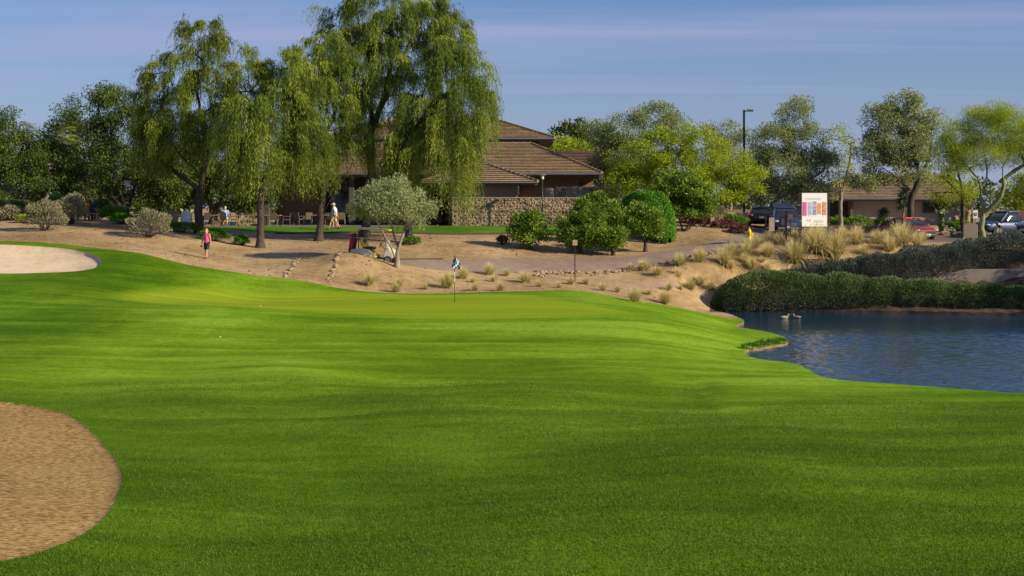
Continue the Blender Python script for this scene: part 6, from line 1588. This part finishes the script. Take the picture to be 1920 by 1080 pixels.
for px, d, l in ((489, 60.3, 'white golf ball lying on the green'), (413, 51.8, 'white golf ball lying on the fairway')):
    m = MB(); m.ell((0, 0, .025), (.025, .025, .025), 12, 9); o = m.build('golf_ball', M['white'], None, True); o.location = at(px, d); tag(o, l, 'golf ball', 'golf balls')
M['duck'] = plain('duck_feathers', (0.26, 0.20, 0.15), .8, var=.3, scale=12); M['duckgreen'] = plain('drake_head', (0.015, 0.09, 0.06), .35, var=.1); M['bill'] = plain('duck_bill', (0.55, 0.38, 0.05), .5)
def duck(label, px, py, rz, head, s):
    d = F * -WATER_Z / (py - HOR); t = empty('duck', (wpx(px, d), d, WATER_Z - .02), label, 'duck', 'ducks on the pond', rz, s)
    prof = [(-.3, .13, .015), (-.24, .12, .05), (-.14, .09, .1), (0, .075, .125), (.12, .08, .115), (.19, .12, .075), (.215, .19, .05), (.225, .25, .05), (.25, .28, .055), (.285, .275, .035), (.31, .27, .012)]
    m = MB(); m.tube([(a, 0, b_ + .02) for a, b_, c in prof], [c for a, b_, c in prof], 14); m.build('body', M['duck'], t, True)
    m = MB(); m.ell((.245, 0, .285), (.058, .052, .055), 12, 8); m.build('head', M[head], t, True)
    m = MB(); m.ell((.325, 0, .272), (.05, .028, .014), 10, 6); m.build('bill', M['bill'], t, True)
    for q in (-1, 1):
        m = MB(); m.ell((-.06, q * .105, .11), (.19, .035, .07), 12, 8); m.build('wing', M['duck'], t, True)
        m = MB(); m.ell((.27, q * .045, .3), (.008, .008, .008), 6, 4); m.build('eye', M['black'], t)
duck('drake with dark green head, left of the two ducks', 1471, 597.5, R_(8), 'duckgreen', .8)
duck('plain brown duck, right of the two ducks', 1494, 597, R_(155), 'duck', .75)

# low plants on the little headland
for px, py, w, l in ((1408, 660, .7, 'dark green water-edge plant in the crook of the bay'), (1428, 655.5, .6, 'second water-edge plant along the little headland'), (1447, 653, .6, 'third water-edge plant along the little headland'), (1463, 650, .55, 'water-edge plant near the headland tip')):
    xx, yy = shore(px, py); o = shrub('shore_plant', l, 'plants at the water edge', px, yy + .25, w, .24, M['leaf_low'], 420, .09, .035, int(px), depth=.35, cat='plant', stems=False)

# ------------------------------------------------------------------ grass blades over the near turf
def turf_blades():
    g = np.random.default_rng(900); n = 640000
    d = 16.0 + 27.0 * g.uniform(0, 1, n) ** 1.55; x = g.uniform(-.56, .56, n) * d + g.normal(0, 1.0, n)
    k = ~inside(bunk_near, x, d) & ~inside(lake, x, d); x, d = x[k], d[k]; n = len(x)
    z = np.empty(n); 
    tri = kd
    z = H(x, d)
    bb = dist_in(bunk_near, x, d); z += np.where(bb < 2, 0.03 * (1 - bb / 2), 0) - 0.005
    a = g.uniform(0, 2 * np.pi, n); t_ = g.uniform(0.1, 1.0, n)
    al = np.c_[np.cos(a) * np.sin(t_), np.sin(a) * np.sin(t_), np.cos(t_)]
    V, Fq = leaf_tris(np.c_[x, d, z], al, g.uniform(.025, .055, n), .011, g)
    tag(obj('grass', mesh_np('grass', V, [Fq], M['leaf_turf'], tint=np.repeat(np.clip(g.normal(.5, .22, n), 0, 1), 3))), 'short mown grass blades of the near turf', 'grass', kind='stuff')
M['leaf_turf'] = foliage('turf_blades', (0.035, 0.08, 0.001), (0.065, 0.132, 0.002), (0.14, 0.22, 0.010), 0.25, nscale=.3)
turf_blades()

def litter():
    """pebbles and twigs strewn over the dirt"""
    g = np.random.default_rng(910); n = 26000; d = g.uniform(67, 95, n); x = (g.uniform(-100, 1900, n) - 960) / F * d
    k = np.ones(n, bool)
    for nm, p in REG: k &= ~inside(p, x, d)
    k &= g.uniform(0, 1, n) < (0.25 + 0.75 * (np.sin(x * .9 + d * .5) * np.sin(d * .8 - x * .4) > 0)); x, d = x[k], d[k]; n = len(x)
    z = H(x, d); r = g.gamma(2.0, .016, n) + .012
    c = np.c_[x, d, z]; o = g.normal(0, 1, (n, 4, 3)); o = o / np.linalg.norm(o, axis=2, keepdims=True) * r[:, None, None]; o[:, :, 2] *= .6
    V = (c[:, None, :] + o).reshape(-1, 3); q = np.array([[0, 1, 2], [0, 2, 3], [0, 3, 1], [1, 3, 2]])
    tag(obj('gravel', mesh_np('gravel', V, [(q[None] + (np.arange(n) * 4)[:, None, None]).reshape(-1, 3)], M['litter'])), 'loose pebbles and bits strewn over the desert dirt', 'gravel', kind='stuff')
M['litter'] = plain('pebble', (0.22, 0.15, 0.10), .95, var=.75, scale=.9)
litter()
